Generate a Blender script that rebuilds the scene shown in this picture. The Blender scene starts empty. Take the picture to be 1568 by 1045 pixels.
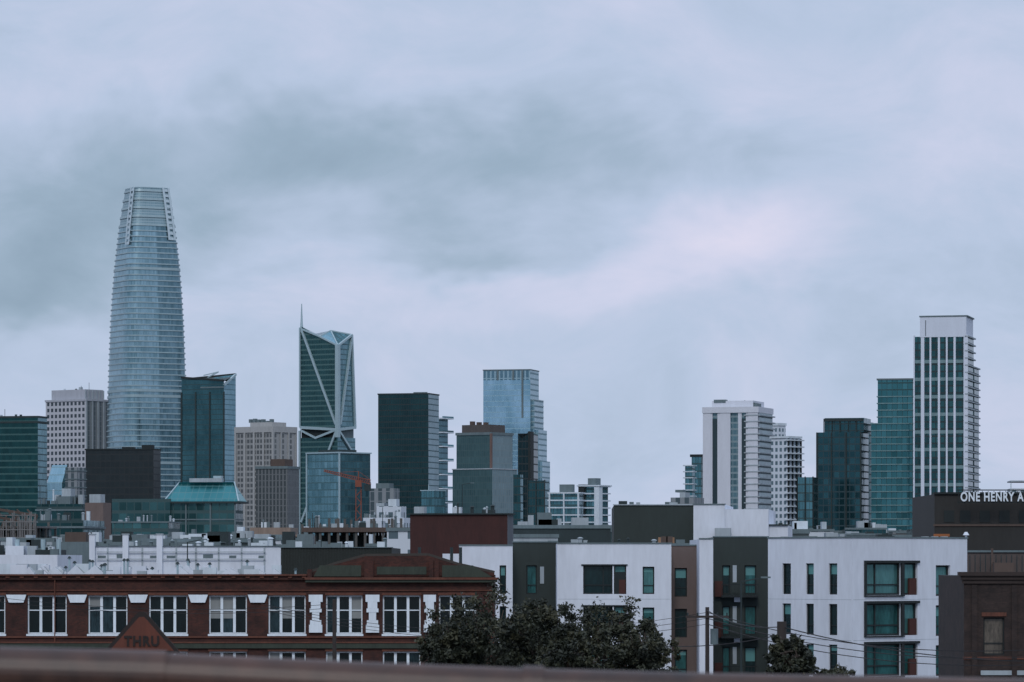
import bpy, math, random
from mathutils import Vector, Quaternion, noise as mnoise
random.seed(7)
H=16.0; F=6000.0; PX0=784.0; PY0=860.0     # eye height, focal length and principal bearing of the survey
scene=bpy.context.scene
scene.view_settings.view_transform='Standard'; scene.view_settings.look='None'; scene.view_settings.exposure=0

# ------------------------------------------------------------------ colour
def l1(c):
    c/=255.0
    return c/12.92 if c<=0.04045 else ((c+0.055)/1.055)**2.4
def S(r,g,b,k=1.5):
    return tuple(min(0.85,l1(c)*k) for c in (r,g,b))+(1.0,)
# ------------------------------------------------------------------ materials
MATS={}
def nd(nt,t,**kw):
    n=nt.nodes.new(t)
    for k,v in kw.items(): setattr(n,k,v)
    return n
def mth(nt,op,a,b=None,c=None):
    n=nt.nodes.new('ShaderNodeMath'); n.operation=op
    for i,v in enumerate((a,b,c)):
        if v is None: continue
        if isinstance(v,(int,float)): n.inputs[i].default_value=v
        else: nt.links.new(v,n.inputs[i])
    return n.outputs[0]
def mixc(nt,f,a,b):
    n=nt.nodes.new('ShaderNodeMix'); n.data_type='RGBA'; n.clamp_factor=True
    for s,v in ((n.inputs[0],f),(n.inputs[6],a),(n.inputs[7],b)):
        if isinstance(v,(int,float,tuple)): s.default_value=v
        else: nt.links.new(v,s)
    return n.outputs[2]
def base(name):
    m=bpy.data.materials.new(name); m.use_nodes=True
    nt=m.node_tree; p=nt.nodes['Principled BSDF']
    MATS[name]=m
    return m,nt,p
def plain(name,col,rough=0.8,var=0.18,scale=0.35,metal=0.0,streak=True):
    if name in MATS: return MATS[name]
    m,nt,p=base(name)
    tc=nd(nt,'ShaderNodeTexCoord')
    mp=nd(nt,'ShaderNodeMapping'); nt.links.new(tc.outputs['Object'],mp.inputs[0])
    mp.inputs['Scale'].default_value=(1,1,0.22 if streak else 1)
    n=nd(nt,'ShaderNodeTexNoise'); n.inputs['Scale'].default_value=scale; n.inputs['Detail'].default_value=4; n.inputs['Roughness'].default_value=0.7
    nt.links.new(mp.outputs[0],n.inputs['Vector'])
    n2=nd(nt,'ShaderNodeTexNoise'); n2.inputs['Scale'].default_value=scale*9; n2.inputs['Detail'].default_value=2
    nt.links.new(mp.outputs[0],n2.inputs['Vector'])
    f=mth(nt,'ADD',mth(nt,'MULTIPLY',n.outputs[0],0.65),mth(nt,'MULTIPLY',n2.outputs[0],0.35))
    f=mth(nt,'MULTIPLY_ADD',f,2.6,-0.8)
    dark=tuple(c*(1-var*1.7) for c in col[:3])+(1,)
    lite=tuple(min(0.9,c*(1+var*0.6)) for c in col[:3])+(1,)
    nt.links.new(mixc(nt,f,dark,lite),p.inputs['Base Color'])
    p.inputs['Roughness'].default_value=rough; p.inputs['Metallic'].default_value=metal
    return m
def facade(name,fh,bw,g1,g2,frame,mv=0.12,mh=0.18,metal=0.75,rough=0.12,big=0.5,tilt=0.03,frough=0.6,power=1.0,lit=0.0):
    """curtain wall: panes in metres from the UV map, each pane slightly different"""
    if name in MATS: return MATS[name]
    m,nt,p=base(name)
    uv=nd(nt,'ShaderNodeUVMap'); sp=nd(nt,'ShaderNodeSeparateXYZ'); nt.links.new(uv.outputs[0],sp.inputs[0])
    x=mth(nt,'DIVIDE',sp.outputs[0],bw); y=mth(nt,'DIVIDE',sp.outputs[1],fh)
    fx=mth(nt,'FRACT',x); fy=mth(nt,'FRACT',y)
    flx=mth(nt,'FLOOR',x); fly=mth(nt,'FLOOR',y)
    cb=nd(nt,'ShaderNodeCombineXYZ'); nt.links.new(flx,cb.inputs[0]); nt.links.new(fly,cb.inputs[1])
    wn=nd(nt,'ShaderNodeTexWhiteNoise',noise_dimensions='3D'); nt.links.new(cb.outputs[0],wn.inputs['Vector'])
    wr=nd(nt,'ShaderNodeTexWhiteNoise',noise_dimensions='1D'); nt.links.new(fly,wr.inputs['W'])
    mask=mth(nt,'MAXIMUM',mth(nt,'LESS_THAN',fx,mv),mth(nt,'LESS_THAN',fy,mh))
    bn=nd(nt,'ShaderNodeTexNoise'); bn.inputs['Scale'].default_value=0.035; bn.inputs['Detail'].default_value=4  # broad noise: uneven reflections painted into the glass colour
    bn.inputs['Distortion'].default_value=0.6
    nt.links.new(uv.outputs[0],bn.inputs['Vector'])
    b=mth(nt,'MULTIPLY_ADD',bn.outputs[0],3.0,-1.0)
    b=mth(nt,'MINIMUM',mth(nt,'MAXIMUM',b,0.0),1.0)
    w=mth(nt,'POWER',wn.outputs[0],power)
    w=mth(nt,'ADD',mth(nt,'MULTIPLY',w,.65),mth(nt,'MULTIPLY',wr.outputs[0],.35))
    f=mth(nt,'ADD',mth(nt,'MULTIPLY',b,big),mth(nt,'MULTIPLY',w,1-big))
    gc=mixc(nt,f,g1,g2)
    nt.links.new(mixc(nt,mask,gc,frame),p.inputs['Base Color'])
    inv=mth(nt,'SUBTRACT',1.0,mask)
    nt.links.new(mth(nt,'MULTIPLY',inv,metal),p.inputs['Metallic'])
    nt.links.new(mth(nt,'MULTIPLY_ADD',mask,frough-rough,rough),p.inputs['Roughness'])
    geo=nd(nt,'ShaderNodeNewGeometry')
    v1=nd(nt,'ShaderNodeVectorMath',operation='SUBTRACT'); nt.links.new(wn.outputs[1],v1.inputs[0]); v1.inputs[1].default_value=(0.5,0.5,0.5)
    v2=nd(nt,'ShaderNodeVectorMath',operation='SCALE'); nt.links.new(v1.outputs[0],v2.inputs[0]); v2.inputs['Scale'].default_value=tilt
    v3=nd(nt,'ShaderNodeVectorMath',operation='ADD'); nt.links.new(v2.outputs[0],v3.inputs[0]); nt.links.new(geo.outputs['Normal'],v3.inputs[1])
    v4=nd(nt,'ShaderNodeVectorMath',operation='NORMALIZE'); nt.links.new(v3.outputs[0],v4.inputs[0])
    nt.links.new(v4.outputs[0],p.inputs['Normal'])
    return m
def brick(name,c1,c2,mortar):
    if name in MATS: return MATS[name]
    m,nt,p=base(name)
    uv=nd(nt,'ShaderNodeUVMap')
    br=nd(nt,'ShaderNodeTexBrick'); nt.links.new(uv.outputs[0],br.inputs['Vector'])
    br.inputs['Scale'].default_value=1.0; br.inputs['Brick Width'].default_value=0.22; br.inputs['Row Height'].default_value=0.075
    br.inputs['Mortar Size'].default_value=0.008
    br.inputs['Color1'].default_value=c1; br.inputs['Color2'].default_value=c2; br.inputs['Mortar'].default_value=mortar
    n=nd(nt,'ShaderNodeTexNoise'); n.inputs['Scale'].default_value=0.8; n.inputs['Detail'].default_value=6; n.inputs['Roughness'].default_value=0.75
    nt.links.new(uv.outputs[0],n.inputs['Vector'])
    f=mth(nt,'MULTIPLY_ADD',n.outputs[0],3.0,-1.0)
    c=mixc(nt,f,(0.4,0.38,0.4,1),(1.35,1.2,1.1,1))
    mm=nt.nodes.new('ShaderNodeMix'); mm.data_type='RGBA'; mm.blend_type='MULTIPLY'; mm.inputs[0].default_value=1
    nt.links.new(br.outputs[0],mm.inputs[6]); nt.links.new(c,mm.inputs[7])
    nt.links.new(mm.outputs[2],p.inputs['Base Color']); p.inputs['Roughness'].default_value=0.9
    return m

# ------------------------------------------------------------------ builder
class B:
    def __init__(s,name,C,a=0.0,L=10,R=10):
        s.root=bpy.data.objects.new(name,None); scene.collection.objects.link(s.root)
        s.root.location=(C[0],C[1],0); s.C0=Vector((C[0],C[1],0))
        s.parts={}; s.set(C,a); s.L=L; s.R=R
    def set(s,C,a):
        s.C=Vector((C[0],C[1],0)); s.a=a
        s.ud=Vector((-math.cos(a),math.sin(a),0)); s.vd=Vector((math.sin(a),math.cos(a),0))
    def axes(s): s.ud=Vector((1,0,0)); s.vd=Vector((0,1,0)); return s
    def W(s,p): return s.C+s.ud*p[0]+s.vd*p[1]+Vector((0,0,p[2]))
    def face(s,part,mat,pts,uvs=None):
        P=s.parts.setdefault(part+'|'+mat.name,dict(v=[],f=[],uv=[],m=mat,n=part))
        i=len(P['v'])
        if uvs is None:
            a=Vector(pts[0]);n=(Vector(pts[1])-a).cross(Vector(pts[2])-a)
            if abs(n.z)>max(abs(n.x),abs(n.y)): uvs=[(p[0],p[1]) for p in pts]
            elif abs(n.y)>=abs(n.x): uvs=[(p[0],p[2]) for p in pts]
            else: uvs=[(p[1]+500,p[2]) for p in pts]
        for p in pts: P['v'].append(tuple(s.W(p)-s.C0))
        P['f'].append(tuple(range(i,i+len(pts)))); P['uv'].extend(uvs)
    def box(s,part,mat,u0,u1,v0,v1,z0,z1):
        a,b,c,d=(u0,v0),(u1,v0),(u1,v1),(u0,v1)
        def q(p,r): s.face(part,mat,[(p[0],p[1],z0),(r[0],r[1],z0),(r[0],r[1],z1),(p[0],p[1],z1)])
        q(a,b);q(b,c);q(c,d);q(d,a)
        s.face(part,mat,[a+(z1,),b+(z1,),c+(z1,),d+(z1,)])
        s.face(part,mat,[d+(z0,),c+(z0,),b+(z0,),a+(z0,)])
    def walls(s,mL,mR,z0,z1,u0=0,u1=None,v0=0,v1=None,roof=None,tag=''):
        u1=s.L if u1 is None else u1; v1=s.R if v1 is None else v1
        s.face('front_wall'+tag,mL,[(u0,v0,z0),(u1,v0,z0),(u1,v0,z1),(u0,v0,z1)])
        s.face('front_wall'+tag,mL,[(u1,v1,z0),(u0,v1,z0),(u0,v1,z1),(u1,v1,z1)])
        s.face('side_wall'+tag,mR,[(u0,v1,z0),(u0,v0,z0),(u0,v0,z1),(u0,v1,z1)])
        s.face('side_wall'+tag,mR,[(u1,v0,z0),(u1,v1,z0),(u1,v1,z1),(u1,v0,z1)])
        s.face('roof'+tag,roof or ROOF,[(u0,v0,z1),(u1,v0,z1),(u1,v1,z1),(u0,v1,z1)])
    def slabs(s,mat,z0,z1,fh,t=0.5,out=0.3,part='floor_slabs',u0=0,u1=None,v0=0,v1=None):
        u1=s.L if u1 is None else u1; v1=s.R if v1 is None else v1
        z=z0
        while z<z1:
            s.box(part,mat,u0-out,u1+out,v0-out,v1+out,z,z+t); z+=fh
    def piersL(s,mat,sp,w,out,z0,z1,u0=0,u1=None,v=0,part='piers'):
        u1=s.L if u1 is None else u1
        n=max(1,round((u1-u0)/sp))
        for i in range(n+1):
            u=u0+(u1-u0)*i/n
            s.box(part,mat,u-w/2,u+w/2,v-out,v+0.1,z0,z1)
    def piersR(s,mat,sp,w,out,z0,z1,v0=0,v1=None,u=0,part='piers'):
        v1=s.R if v1 is None else v1
        n=max(1,round((v1-v0)/sp))
        for i in range(n+1):
            v=v0+(v1-v0)*i/n
            s.box(part,mat,u-out,u+0.1,v-w/2,v+w/2,z0,z1)
    def beam(s,part,mat,p0,p1,w):
        a=Vector(p0);b=Vector(p1);d=(b-a)
        if d.length<1e-6: return
        d.normalize()
        up=Vector((0,0,1)) if abs(d.z)<0.9 else Vector((0,1,0))
        x=d.cross(up).normalized()*w/2; y=d.cross(x).normalized()*w/2
        c=[-x-y,x-y,x+y,-x+y]
        A=[tuple(a+k) for k in c];Bq=[tuple(b+k) for k in c]
        for i in range(4):
            j=(i+1)%4; s.face(part,mat,[A[i],A[j],Bq[j],Bq[i]])
        s.face(part,mat,A[::-1]); s.face(part,mat,Bq)
    def cyl(s,part,mat,c,r,z0,z1,n=12,r2=None):
        r2=r if r2 is None else r2
        p=[(math.cos(2*math.pi*i/n),math.sin(2*math.pi*i/n)) for i in range(n)]
        for i in range(n):
            j=(i+1)%n
            s.face(part,mat,[(c[0]+p[i][0]*r,c[1]+p[i][1]*r,z0),(c[0]+p[j][0]*r,c[1]+p[j][1]*r,z0),(c[0]+p[j][0]*r2,c[1]+p[j][1]*r2,z1),(c[0]+p[i][0]*r2,c[1]+p[i][1]*r2,z1)])
        s.face(part,mat,[(c[0]+a*r2,c[1]+b*r2,z1) for a,b in p])
    def uL(s,px,v=0):
        k=(px-PX0)/F; O=s.C+s.vd*v
        return (k*O.y-O.x)/(s.ud.x-k*s.ud.y)
    def vR(s,px,u=0):
        k=(px-PX0)/F; O=s.C+s.ud*u
        return (k*O.y-O.x)/(s.vd.x-k*s.vd.y)
    def z(s,py): return H+(PY0-py)/F*s.C.y
    def onL(s,px,py,o=0):
        u=s.uL(px); y=(s.C+s.ud*u).y; return (u,-o,H+(PY0-py)/F*y)
    def onR(s,px,py,o=0):
        v=s.vR(px); y=(s.C+s.vd*v).y; return (-o,v,H+(PY0-py)/F*y)
    def frame(s,xl,xc,xr,d,a,R=None):
        s.set(((xc-PX0)/F*d,d),math.radians(a))
        s.L=s.uL(xl); s.R=R if R else s.vR(xr)
        return s
    def done(s):
        for k,P in s.parts.items():
            me=bpy.data.meshes.new(P['n']); me.from_pydata(P['v'],[],P['f'])
            uvl=me.uv_layers.new(name='UVMap')
            uvl.data.foreach_set('uv',[c for uv in P['uv'] for c in uv])
            me.materials.append(P['m']); me.update()
            o=bpy.data.objects.new(P['n'],me); scene.collection.objects.link(o); o.parent=s.root
def T(name,xl,xc,xr,d,a,R=None):
    b=B(name,((xc-PX0)/F*d,d),math.radians(a)); return b.frame(xl,xc,xr,d,a,R)

def wall_open(b,ax,off,s0,s1,z0,z1,ops,part,mat,depth=0.25,glass=None,frame=None,fw=0.09):
    def P(s,t,z): return (s,off+t,z) if ax=='L' else (off+t,s,z)
    xs=sorted(set([s0,s1]+[o[0] for o in ops]+[o[1] for o in ops]))
    zs=sorted(set([z0,z1]+[o[2] for o in ops]+[o[3] for o in ops]))
    for i in range(len(xs)-1):
        for j in range(len(zs)-1):
            cx=(xs[i]+xs[i+1])/2; cz=(zs[j]+zs[j+1])/2
            if any(o[0]<cx<o[1] and o[2]<cz<o[3] for o in ops): continue
            b.face(part,mat,[P(xs[i],0,zs[j]),P(xs[i+1],0,zs[j]),P(xs[i+1],0,zs[j+1]),P(xs[i],0,zs[j+1])])
    def bx(pn,m,sa,sb,ta,tb,za,zb):
        if ax=='L': b.box(pn,m,sa,sb,off+ta,off+tb,za,zb)
        else: b.box(pn,m,off+ta,off+tb,sa,sb,za,zb)
    for o in ops:
        a,c,e,f=o[:4]; st=o[4] if len(o)>4 else 'plain'
        for q in ([P(a,0,e),P(a,depth,e),P(a,depth,f),P(a,0,f)],[P(c,0,e),P(c,depth,e),P(c,depth,f),P(c,0,f)],
                  [P(a,0,e),P(c,0,e),P(c,depth,e),P(a,depth,e)],[P(a,0,f),P(c,0,f),P(c,depth,f),P(a,depth,f)]):
            b.face(part+'_reveals',mat,q)
        fm=frame; t0,t1=depth-0.09,depth-0.003
        if st=='triple':
            w=c-a
            for k in range(3):
                g=random.choice(glass); b.face('glass',g,[P(a+w*k/3,depth,e),P(a+w*(k+1)/3,depth,e),P(a+w*(k+1)/3,depth,f),P(a+w*k/3,depth,f)])
                if random.random()<.3:
                    zb=f-(f-e)*random.choice([.3,.45,.6]); b.face('blinds',BLIND,[P(a+w*k/3,depth-.01,zb),P(a+w*(k+1)/3,depth-.01,zb),P(a+w*(k+1)/3,depth-.01,f),P(a+w*k/3,depth-.01,f)])
        else:
            g=random.choice(glass); b.face('glass',g,[P(a,depth,e),P(c,depth,e),P(c,depth,f),P(a,depth,f)])
            if random.random()<.4 and st=='mid':
                zb=f-(f-e)*random.choice([.2,.35,.5]); b.face('blinds',TBLIND,[P(a,depth-.01,zb),P(c,depth-.01,zb),P(c,depth-.01,f),P(a,depth-.01,f)])
        bx('window_frames',fm,a+.002,a+fw,t0,t1,e+.002,f-.002); bx('window_frames',fm,c-fw,c-.002,t0,t1,e+.002,f-.002)
        bx('window_frames',fm,a+fw,c-fw,t0,t1,e+.002,e+fw); bx('window_frames',fm,a+fw,c-fw,t0,t1,f-fw,f-.002)
        if st=='mid': 
            bx('window_frames',fm,a+fw,c-fw,t0+.01,t1,e+(f-e)*.3,e+(f-e)*.3+fw*.7)
            if c-a>1.6: bx('window_frames',fm,a+(c-a)*.3,a+(c-a)*.3+fw*.8,t0+.02,t1,e+fw,f-fw)
        if st=='triple':
            w=c-a
            for k in (1,2): bx('window_frames',fm,a+w*k/3-fw,a+w*k/3+fw,t0-.02,t1,e+fw,f-fw)
            for k in range(3):
                x0=a+w*k/3+fw*1.02; x1=a+w*(k+1)/3-fw*1.02
                bx('window_frames',fm,x0,x1,t0+.02,t1,e+(f-e)*.6,e+(f-e)*.6+fw*.75)

# ------------------------------------------------------------------ shared materials
ROOF=plain('roof_membrane',S(58,68,70))
WHITE=plain('white_stucco',S(188,194,203,1.25),var=.1)
WHITE2=plain('white_paint',S(178,188,195,1.25),var=.14)
OFFW=plain('pale_concrete',S(140,150,156,1.3),var=.18)
GREY=plain('grey_concrete',S(86,100,104,1.3))
DGREY=plain('dark_grey_cladding',S(33,46,48,1.25))
BLACK=plain('charcoal_cladding',S(20,30,32,1.25))
BROWN=plain('brown_cladding',S(74,62,56,1.25))
RUST=plain('rust_panel',S(60,30,24,1.3))
STEEL=plain('pale_steel',S(144,164,170,1.3),rough=.4,metal=.3,var=.08)
TEALR=plain('teal_roof',S(60,130,135,1.3),rough=.5)
ORANGE=plain('orange_crane_paint',S(118,60,42,1.15),rough=.6)
WOOD=plain('weathered_wood',S(46,40,38,1.2))
BLIND=plain('pale_blinds',S(120,124,124,1.2),var=.1); TBLIND=plain('teal_tinted_blinds',S(78,128,128,1.2),var=.1,rough=.4)
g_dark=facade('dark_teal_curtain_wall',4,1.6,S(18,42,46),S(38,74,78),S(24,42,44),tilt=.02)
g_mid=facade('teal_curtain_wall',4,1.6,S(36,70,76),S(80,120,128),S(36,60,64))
g_light=facade('pale_blue_curtain_wall',4,1.5,S(90,126,138),S(132,160,172),S(90,116,124),mv=.08,mh=.12,rough=.25)

# ================================================================== SKYSCRAPERS
def rounded_tower():
    d=3270; cx=(225-PX0)/F*d
    b=B('tapered_rounded_skyscraper',(cx,d)).axes()
    n=5.0; rot=math.radians(27); N=120
    pts=[]
    for i in range(N):
        t=2*math.pi*i/N; c,s_=math.cos(t),math.sin(t)
        x=math.copysign(abs(c)**(2/n),c); y=math.copysign(abs(s_)**(2/n),s_)
        pts.append((x*math.cos(rot)-y*math.sin(rot),x*math.sin(rot)+y*math.cos(rot)))
    ex=max(p[0] for p in pts); pts=[(p[0]/ex,p[1]/ex) for p in pts]
    per=[0]
    for i in range(N): 
        q=pts[(i+1)%N]; per.append(per[-1]+math.hypot(q[0]-pts[i][0],q[1]-pts[i][1])*33)
    prof=[(291,33.5),(300,35.5),(350,43.5),(400,49.5),(450,54),(500,57),(550,59),(600,60.5),(650,61.5),(750,62),(1000,62)]
    def hw(z):
        py=PY0-(z-H)*F/d
        if py<=291: return 33.5*d/F
        for (a,wa),(c,wc) in zip(prof,prof[1:]):
            if py<=c: return (wa+(wc-wa)*(py-a)/(c-a))*d/F
        return 62*d/F
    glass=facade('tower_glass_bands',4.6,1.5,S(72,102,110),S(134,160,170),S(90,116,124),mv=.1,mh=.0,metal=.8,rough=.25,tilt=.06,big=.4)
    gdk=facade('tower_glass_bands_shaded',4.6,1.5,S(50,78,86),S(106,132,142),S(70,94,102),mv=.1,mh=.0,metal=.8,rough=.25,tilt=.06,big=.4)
    crown=facade('crown_screen',2.4,3.0,S(84,108,116),S(108,132,140),S(118,138,146),mv=.12,mh=.35,metal=.3,rough=.4)
    fin=plain('tower_fins',S(132,152,158,1.3),rough=.45,metal=.2,var=.12,scale=.05)
    ztop=H+(PY0-291)/F*d; zc=H+(PY0-352)/F*d
    def ring(z0,w0,z1,w1,part,mat,dark=None):
        for i in range(N):
            j=(i+1)%N
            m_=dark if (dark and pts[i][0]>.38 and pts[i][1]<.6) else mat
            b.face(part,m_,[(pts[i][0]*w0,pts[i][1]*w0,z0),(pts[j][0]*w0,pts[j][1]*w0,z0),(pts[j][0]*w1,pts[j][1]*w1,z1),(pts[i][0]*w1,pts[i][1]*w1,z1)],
              [(per[i],z0),(per[i+1],z0),(per[i+1],z1),(per[i],z1)])
    z=0; 
    while z<ztop-1:
        cr=z>zc; fh=4.6 if not cr else 7.2; t=1.0 if not cr else 1.9
        z2=min(z+fh,ztop); o=.8
        if random.random()<.08 and not cr: t=2.2
        ring(z,hw(z)+o,z+t,hw(z+t)+o,'fins',fin); ring(z,hw(z),z,hw(z)+o,'fins',fin); ring(z+t,hw(z+t)+o,z+t,hw(z+t),'fins',fin)
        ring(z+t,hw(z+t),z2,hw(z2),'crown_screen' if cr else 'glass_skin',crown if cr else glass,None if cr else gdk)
        z=z2
    w=hw(ztop)
    ring(ztop,w+.5,ztop+.8,w+.4,'crown_screen',crown)
    b.face('roof',ROOF,[(p[0]*w,p[1]*w,ztop-1) for p in pts])
    pale=plain('fissure_panels',S(160,176,184,1.3),var=.08,rough=.5)
    front=[i for i in range(N) if pts[i][1]<0]
    for fx,zb in ((-.53,H+(PY0-378)/F*d),(.84,H+(PY0-370)/F*d)):
        i=min(front,key=lambda k:abs(pts[k][0]-fx)); p=Vector(pts[i]); q=Vector(pts[(i+1)%N]); tg=(q-p).normalized()
        z=zb
        while z<ztop:
            z2=min(z+4.5,ztop+1.0)
            for off in (-2.7,2.7):
                a=p*(hw(z)+1.4)+tg*off; c=p*(hw(z2)+1.4)+tg*off; e=tg*1.0
                b.face('fissure_edge',pale,[(a.x-e.x,a.y-e.y,z),(a.x+e.x,a.y+e.y,z),(c.x+e.x,c.y+e.y,z2),(c.x-e.x,c.y-e.y,z2)])
            a=p*(hw(z)+1.2);c=p*(hw(z+2.2)+1.2);e=tg*1.7
            b.face('fissure_glass',pale,[(a.x-e.x,a.y-e.y,z),(a.x+e.x,a.y+e.y,z),(c.x+e.x,c.y+e.y,z+2.2),(c.x-e.x,c.y-e.y,z+2.2)])
            z=z2
    b.done()
rounded_tower()

def braced():
    b=T('braced_skyscraper_with_spire',459,517,544,3200,32)
    L,R=b.L,b.R
    gl=facade('braced_tower_glass',4.2,1.7,S(20,46,48),S(38,70,72),S(52,80,80),mv=.06,mh=.3,tilt=.02,frough=.4)
    gr=facade('braced_tower_side_glass',4.2,1.7,S(56,86,92),S(98,126,134),S(58,84,90),mv=.1,mh=.25)
    zb=b.z(655); zA=b.onL(459,500)[2]; zC=b.z(529); zR=b.onR(540,513)[2]; zD=b.z(507)
    iu,iv=1.2,4.0
    cb=[(0,0),(L,0),(L,R),(0,R)]; ct=[(0,0),(L-iu,0),(L-iu,R-iv),(0,R-iv)]; zt=[zC,zA,zD,zR]
    b.walls(gl,gr,0,zb-8)
    b.walls(BLACK,GREY,zb-8,zb,u0=1,u1=L-1,v0=1,v1=R-1,tag='_belt')
    mats=[gl,gr,gl,gr]
    um=b.uL(489)
    b.face('shaft_front',gl,[(0,0,zb),(L,0,zb),(L-iu,0,zA),(um,0,b.z(515)),(0,0,zC)])
    for i in range(1,4):
        j=(i+1)%4
        b.face('shaft_front' if i%2==0 else 'shaft_side',mats[i],[cb[i]+(zb,),cb[j]+(zb,),ct[j]+(zt[j],),ct[i]+(zt[i],)],
          [((cb[k][0] if i%2==0 else cb[k][1]),zz) for k,zz in ((i,zb),(j,zb),(j,zt[j]),(i,zt[i]))])
    cp=(L*.35,R*.35,b.z(505))
    b.face('crown_glass',g_light,[(um,0,b.z(515)),(0,0,zC),cp])
    b.face('crown_glass',g_mid,[(0,0,zC),(0,R-iv,zR),cp])
    b.face('crown_glass',g_mid,[(um,0,b.z(515)),cp,(L-iu,R-iv,zD),(L-iu,0,zA)])
    br=STEEL; w=1.8; e=.6
    b.beam('corner_column',br,(-.3,-.3,zb-8),(-.3,-.3,zC),3.2)
    b.beam('braces',br,b.onL(463,506,e),b.onL(515,650,e),w)
    b.beam('braces',br,b.onR(538,514,e),b.onR(520,650,e),w)
    b.beam('braces',br,b.onL(459.8,502,e),b.onL(460,655,e),1.2)
    b.beam('braces',br,b.onR(538,513,e),b.onR(543,655,e),1.6)
    b.beam('braces',br,b.onL(462,504,e),b.onL(489,515,e),1.3)
    b.beam('braces',br,b.onL(489,515,e),b.onL(517,529,e),1.3)
    b.beam('braces',br,b.onR(517.5,529,e),b.onR(538,513,e),1.6)
    b.beam('braces',br,(um,-.3,b.z(515)),cp,1.1); b.beam('braces',br,cp,(0,0,zC),1.1); b.beam('braces',br,cp,(0,R-iv,zR),1.1)
    b.beam('braces',br,b.onL(517,658,e),b.onL(461,655,e),2.2); b.beam('braces',br,b.onL(461,659,e),b.onL(484,671,e),1.6); b.beam('braces',br,b.onL(484,671,e),b.onL(517,658,e),1.8)
    b.beam('braces',br,b.onR(517.5,658,e),b.onR(543,655,e),2.2)
    b.beam('braces',br,b.onL(516,660,e),b.onL(462,800,e),w)
    b.beam('braces',br,b.onR(518,660,e),b.onR(543,700,e),w)
    b.beam('braces',br,b.onL(459.5,660,e),b.onL(459.5,830,e),1.6)
    u=L-1.2
    b.cyl('spire',STEEL,(u,1),1.5,b.z(506),b.z(490),8,.9); b.cyl('spire',STEEL,(u,1),.9,b.z(490),b.z(463),8,.35)
    b.done()
braced()

def clutter(b,n,z,u0,u1,v0,v1,hmax=2.0,seed=1,mats=None,w=2.0):
    r=random.Random(seed); mats=mats or [OFFW,GREY,DGREY,WHITE2]
    for i in range(n):
        u=r.uniform(u0,u1); v=r.uniform(v0,v1); h=r.uniform(.3,1)*hmax; ww=r.uniform(.3,1)*w; m=r.choice(mats); t=r.random()
        if t<.3: b.cyl('rooftop_vents',m,(u,v),ww*.2,z,z+h*1.3,8); b.cyl('rooftop_vents',m,(u,v),ww*.32,z+h*1.3,z+h*1.3+.25*w/2,8,ww*.1)
        elif t<.4: b.box('antennas',DGREY,u,u+.06*w,v,v+.06*w,z,z+h*2.5)
        else: b.box('rooftop_units',m,u,u+ww,v,v+ww,z,z+h)

b=T('glass_office_tower',-60,58,72,2500,14)
m=facade('banded_green_glass',4.2,2.2,S(14,42,44),S(28,66,66),S(36,68,68),mv=.0,mh=.25,tilt=.02)
b.walls(m,g_mid,0,b.z(640)); b.box('parapet',DGREY,-.3,b.L+.3,-.3,b.R+.3,b.z(640),b.z(637)); b.slabs(DGREY,b.z(648),b.z(641),20,1.2,.5); clutter(b,6,b.z(637),4,b.L-4,4,b.R-4,2.5,71,w=4)
b.done()

b=T('punched_window_office_tower',70,132,167,3300,38)
pw=facade('punched_windows',5.2,4.6,S(34,44,50),S(58,68,74),S(156,158,164,1.3),mv=.42,mh=.42,metal=.3,rough=.3)
vs=facade('vertical_strip_windows',4.2,3.6,S(44,56,60),S(66,78,82),S(108,114,118,1.3),mv=.5,mh=.08,metal=.3,rough=.3)
PS=plain('pale_stone',S(148,152,160,1.3),var=.1)
b.walls(pw,vs,0,b.z(614)); b.box('attic',PS,-.6,b.L+.6,-.6,b.R+.6,b.z(614),b.z(611))
b.box('penthouse',PS,4,b.L-4,3,b.R-3,b.z(612),b.z(596)); b.piersR(OFFW,4,1.0,.8,b.z(612),b.z(597),v0=3,v1=b.R-3,u=4)
b.piersR(OFFW,7.2,1.0,.7,0,b.z(612)); clutter(b,5,b.z(596),8,b.L-8,6,b.R-8,2.5,72,w=4)
b.box('low_wing',GREY,b.L,b.L+6,2,b.R,0,b.z(640)); b.done()

b=T('pale_glass_office_block',72,95,108,2000,30); b.walls(g_light,g_mid,0,b.z(740)); zt=b.z(712)
b.face('sloped_glass',g_light,[(0,0,b.z(740)),(b.L,0,b.z(740)),(b.L,b.R*.6,zt),(0,b.R*.6,zt)]); b.face('side_glass',g_mid,[(0,0,b.z(740)),(0,b.R,b.z(740)),(0,b.R*.6,zt)]); b.face('side_glass',g_mid,[(b.L,0,b.z(740)),(b.L,b.R,b.z(740)),(b.L,b.R*.6,zt)]); b.face('back_roof',ROOF,[(0,b.R,b.z(740)),(b.L,b.R,b.z(740)),(b.L,b.R*.6,zt),(0,b.R*.6,zt)]);b.done()
b=T('concrete_office_block',100,118,132,1900,30); b.walls(vs,vs,0,b.z(716)); b.slabs(GREY,b.z(760),b.z(720),4,.5,.3); b.done()

b=T('black_clad_office_block',131,235,246,2350,12)
m=facade('black_glass',4,3,S(18,27,30),S(24,34,37),S(15,23,26),metal=.3,rough=.4)
b.walls(m,m,0,b.z(689)); b.box('parapet',BLACK,-.4,b.L+.4,-.4,b.R+.4,b.z(689),b.z(687)); b.box('vent',BLACK,b.L*.35,b.L*.5,5,12,b.z(687),b.z(684)); b.box('vent',BLACK,3,9,5,12,b.z(687),b.z(681)); b.done()

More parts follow.
